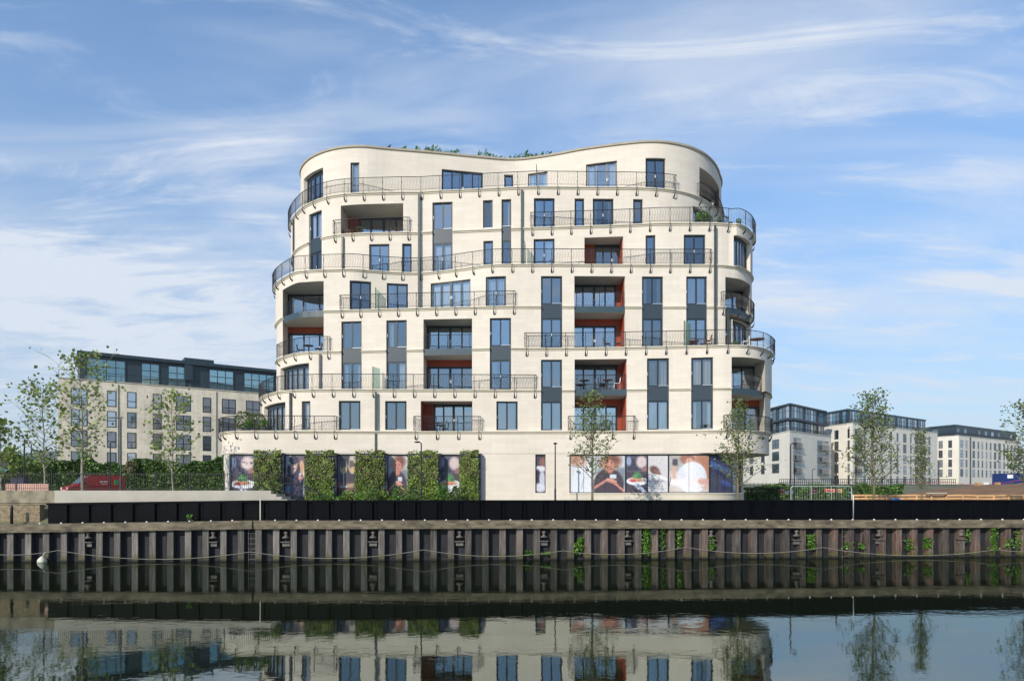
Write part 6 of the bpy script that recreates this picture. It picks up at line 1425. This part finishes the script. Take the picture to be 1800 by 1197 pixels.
# pedestrian with pushchair (far away)
def person():
    Y = 98; x = at(1355.5, Y); z = gh(x, Y) + .08; t = thing('person', 'person in dark clothes with an orange sleeve pushing a pushchair on the path', 'person', (x, Y, z))
    nodes = [((0, 0, .95), .15), ((0, 0, 1.15), .14), ((0, 0, 1.38), .17), ((0, 0, 1.5), .065), ((.02, 0, 1.6), .09), ((.02, 0, 1.72), .085),
             ((.03, .09, .9), .10), ((.16, .10, .5), .07), ((.2, .10, .08), .05), ((.30, .10, .04), .04),
             ((-.02, -.09, .9), .10), ((-.08, -.10, .5), .07), ((-.26, -.10, .1), .05), ((-.16, -.10, .04), .04),
             ((.0, .2, 1.38), .06), ((.06, .24, 1.12), .05), ((.32, .2, 1.02), .035), ((.0, -.2, 1.38), .06), ((.06, -.24, 1.12), .05), ((.32, -.2, 1.02), .035)]
    ed = [(0, 1), (1, 2), (2, 3), (3, 4), (4, 5), (0, 6), (6, 7), (7, 8), (8, 9), (0, 10), (10, 11), (11, 12), (12, 13), (2, 14), (14, 15), (15, 16), (2, 17), (17, 18), (18, 19)]
    me = bpy.data.meshes.new('body'); me.from_pydata([(a[0], a[1], a[2]) for a, _ in nodes], ed, []); o = bpy.data.objects.new('body', me); COL.objects.link(o); o.location = (x, Y, z)
    sk = o.modifiers.new('Skin', 'SKIN'); 
    for i, (_, r_) in enumerate(nodes): me.skin_vertices[0].data[i].radius = (r_, r_); me.skin_vertices[0].data[i].use_root = (i == 0)
    o.modifiers.new('Sub', 'SUBSURF').render_levels = 1; me.materials.append(MT['cloth']); attach(o, t)
    h_ = MB(); h_.lathe((x + .03, Y, z + 1.56), [(.03, 0), (.07, .03), (.085, .11), (.08, .17), (.04, .215)], 10); ob('face', h_, MT['skin'], t, True)
    for s_ in (-1, 1):
        q = MB(); q.tube([(x, Y + s_ * .2, z + 1.4), (x + .06, Y + s_ * .245, z + 1.12), (x + .28, Y + s_ * .2, z + 1.03)], [.075, .06, .045], 7); ob('sleeve', q, MT['orange'], t, True)
    p = thing('pushchair', 'dark pushchair in front of the walking person', 'pushchair', (x + .9, Y, z)); q = MB()
    for s_ in (-.22, .22): q.tube([(x + .36, Y + s_, z + 1.02), (x + 1.0, Y + s_, z + .35), (x + 1.35, Y + s_, z + .15)], .02, 6); q.tube([(x + .55, Y + s_, z + .12), (x + 1.1, Y + s_, z + .7)], .02, 6)
    ob('frame', q, MT['steel'], p); q = MB(); q.hexa([(x + .65, Y - .2, z + .5), (x + 1.2, Y - .2, z + .4), (x + 1.2, Y + .2, z + .4), (x + .65, Y + .2, z + .5), (x + .55, Y - .2, z + .95), (x + .95, Y - .2, z + .85), (x + .95, Y + .2, z + .85), (x + .55, Y + .2, z + .95)]); ob('seat', q, MT['cloth'], p)
    for dx in (.55, 1.35):
        for s_ in (-.25, .25): q = MB(); q.tube([(x + dx, Y + s_ - .03, z + .14), (x + dx, Y + s_ + .03, z + .14)], .14, 12); ob('wheel', q, MT['tyre'], p)
person()
# ---------------------------------------------------------------- balcony furniture and pots
def pot_plant(px, k, Y, label, ph=.35, pr=.2, fh=.6, fr=.35, n=180, m='leafc', pm='potg', seed=0, group='potted plants on the terraces', size=.09):
    x = at(px, Y); z = ZA[k] + .07; r = random.Random(seed); t = thing('potted_plant', label, 'potted plant', (x, Y, z), group)
    a = MB(); a.lathe((x, Y, z), [(pr * .7, 0), (pr, ph * .9), (pr * 1.08, ph * .92), (pr * 1.08, ph)], 12); ob('pot', a, MT[pm], t, False)
    f = MB()
    for _ in range(n):
        v = Vector((r.gauss(0, 1), r.gauss(0, 1), r.gauss(0, 1))).normalized() * r.uniform(.6, 1) ** .5; f.leaf((x + v.x * fr, Y + v.y * fr, z + ph + fh * .5 + v.z * fh * .5), size, r)
    ob('foliage', f, MT[m], t)
def Yt(k, px, inn=.7): return OUT[k - 1].pt(OUT[k - 1].s_px(px))[1] + inn
pot_plant(436, 1, Yt(1, 436, 1.0), 'clipped ball shrub in a pot on the lowest terrace, left one', .25, .25, .55, .38, 420, 'leafg', seed=1)
pot_plant(465, 1, Yt(1, 465, 1.0), 'clipped ball shrub in a grey pot on the lowest terrace, beside the curved glazing', .3, .3, .6, .38, 420, 'leafg', seed=2)
pot_plant(428, 1, Yt(1, 428, 3.0), 'feathery tall shrub in a pot on the lowest terrace, left one', .3, .25, 1.5, .75, 650, 'leafb', seed=3, size=.13)
pot_plant(452, 1, Yt(1, 452, 3.2), 'feathery tall shrub in a pot on the lowest terrace, right one', .3, .25, 1.4, .7, 600, 'leafb', seed=4, size=.13)
for i, (px, fh, fr, n) in enumerate(((603, .25, .22, 80), (611, .3, .28, 110), (617.5, .28, .22, 80), (632, .45, .30, 220), (684.5, .3, .2, 80), (699, .35, .22, 90))):
    pot_plant(px, 6, Yt(6, px, .5), ('terracotta pot of reddish plants behind the left part of the loggia rail', 'wide terracotta pot of reddish plants, second from the left of the loggia', 'small pot of reddish plants, third from the left of the loggia', 'round grey-green bush in a pot in the recessed loggia', 'small terracotta pot toward the right of the loggia', 'rightmost terracotta pot in the loggia')[i], .22, .14, fh, fr, n, 'leafdr' if i != 3 else 'leafb', 'pot', 20 + i)
pot_plant(1235, 6, Yt(6, 1235, .9), 'large arching palm-like plant on the upper right terrace', .4, .28, .8, .5, 260, 'leafg', seed=31, size=.2)
pot_plant(1244, 6, Yt(6, 1244, .8), 'bushy plant in a pot next to the large arching one', .35, .22, .5, .35, 160, 'leafc', seed=32)
pot_plant(1271, 6, Yt(6, 1271, .9), 'dark bushy plant on the upper right terrace', .3, .3, .6, .45, 260, 'leaff', seed=33)
pot_plant(1284, 6, Yt(6, 1284, .8), 'small terracotta pot on the upper right terrace', .3, .2, .15, .15, 50, 'leafdr', 'pot', 34)
pot_plant(1298.5, 6, Yt(6, 1298.5, .7), 'small green plant in a grey pot at the right end of the upper terrace', .35, .18, .35, .2, 120, 'leafg', seed=35)
pot_plant(1291.5, 3, Yt(3, 1291.5, .8), 'low green plant in a pot before the dark corner glazing', .15, .2, .25, .3, 120, 'leafg', seed=36)
pot_plant(1068, 1, Yt(1, 1068, .9), 'dark leafy plant in the red-sided lowest loggia', .3, .2, .6, .4, 220, 'leafc', seed=37)
pot_plant(598.5 + 650 - 650 + 0, 1, Yt(1, 598.5, -.3), 'x', n=2) if False else None
def table_set(px, k, Y, label, m='iron', dz=0.0, w=.4, chairs=2, zt=.72):
    x = at(px, Y); z = ZA[k] + .06 + dz; t = thing('garden_table', label, 'table', (x, Y, z)); a = MB(); a.lathe((x, Y, z + zt - .03), [(w, 0), (w, .03)], 16); ob('tabletop', a, MT[m], t)
    b = MB(); b.tube([(x, Y, z), (x, Y, z + zt - .03)], .03, 6)
    for q in range(3): b.tube([(x, Y, z + .1), (x + .28 * math.cos(q * 2.1), Y + .28 * math.sin(q * 2.1), z + .01)], .02, 5)
    ob('leg', b, MT[m], t)
def chair(px, k, Y, label, m='iron', face=1, dz=0):
    x = at(px, Y); z = ZA[k] + .06 + dz; t = thing('garden_chair', label, 'chair', (x, Y, z), 'chairs on the balconies'); a = MB(); a.box((x - .22, Y - .22, z + .42), (x + .22, Y + .22, z + .46)); ob('seat', a, MT[m], t)
    b = MB(); xb_ = x + .22 * face
    for q in np.linspace(-.18, .18, 5): b.tube([(xb_, Y + q, z + .45), (xb_ + .06 * face, Y + q, z + .86)], .016, 4)
    b.tube([(xb_ + .06 * face, Y - .2, z + .86), (xb_ + .06 * face, Y + .2, z + .86)], .02, 5); ob('backrest', b, MT[m], t)
    for sx in (-1, 1):
        for sy in (-1, 1): c = MB(); c.tube([(x + sx * .2, Y + sy * .2, z + .43), (x + sx * .24, Y + sy * .23, z)], .016, 5); ob('leg', c, MT[m], t)
table_set(768.5, 1, Yt(1, 768, 1.0), 'small black bistro table in the lowest loggia left of centre'); chair(756, 1, Yt(1, 756, 1.0), 'low black bistro chair left of the table in the lowest loggia', face=-1); chair(778, 1, Yt(1, 778, 1.0), 'low black bistro chair right of the table in the lowest loggia')
table_set(1068, 2, Yt(2, 1068, .9), 'round garden table on the second-floor red-sided loggia', 'wood', .1); chair(1058, 2, Yt(2, 1058, .9), 'dark chair left of the round table on the red-sided loggia', face=-1, dz=.1); chair(1084, 2, Yt(2, 1084, .9), 'pale chair right of the round table against the red side wall', 'white', dz=.1)
table_set(1027, 2, Yt(2, 1027, 1.0), 'dark table at the left of the second-floor red-sided loggia', 'iron', .1)
chair(1067, 3, Yt(3, 1067, .9), 'grey chair behind the long rail, left of two', 'potg', -1); chair(1086, 3, Yt(3, 1086, .9), 'grey chair behind the long rail, nearer the orange side wall', 'potg')
chair(1310, 3, Yt(3, 1310, .9), 'white chair on the right-hand terrace beside the dark corner glazing', 'white'); table_set(1331, 3, Yt(3, 1331, .8), 'brown wooden table at the right end of the terrace', 'wood', 0, .55)
table_set(1219, 3, Yt(3, 1219, .6), 'low brown table beside the green glass screen', 'wood', 0, .4, zt=.45); chair(1244, 3, Yt(3, 1244, .6), 'brown folding chair between the two rainwater pipes', 'wood')
table_set(542, 3, Yt(3, 542, 1.2), 'dark table in the left corner loggia'); chair(528, 3, Yt(3, 528, 1.2), 'dark chair left of the table in the left corner loggia', face=-1); chair(560, 3, Yt(3, 560, 1.2), 'dark chair right of the table in the left corner loggia')

# ---------------------------------------------------------------- air
hz = MB(); hz.box((-4000, -60, -1.0), (4000, 2500, 170))
HZ = ob('haze', hz, []); HZ['kind'] = 'stuff'; HZ['label'] = 'thin pale haze over the river and the far hills'
mh = bpy.data.materials.new('haze'); mh.use_nodes = True; t = mh.node_tree; t.nodes.clear(); o_ = t.nodes.new('ShaderNodeOutputMaterial'); pv = t.nodes.new('ShaderNodeVolumePrincipled')
pv.inputs['Color'].default_value = (.80, .88, 1.0, 1); pv.inputs['Density'].default_value = .00014; pv.inputs['Anisotropy'].default_value = .2; t.links.new(pv.outputs[0], o_.inputs['Volume']); HZ.data.materials.append(mh)
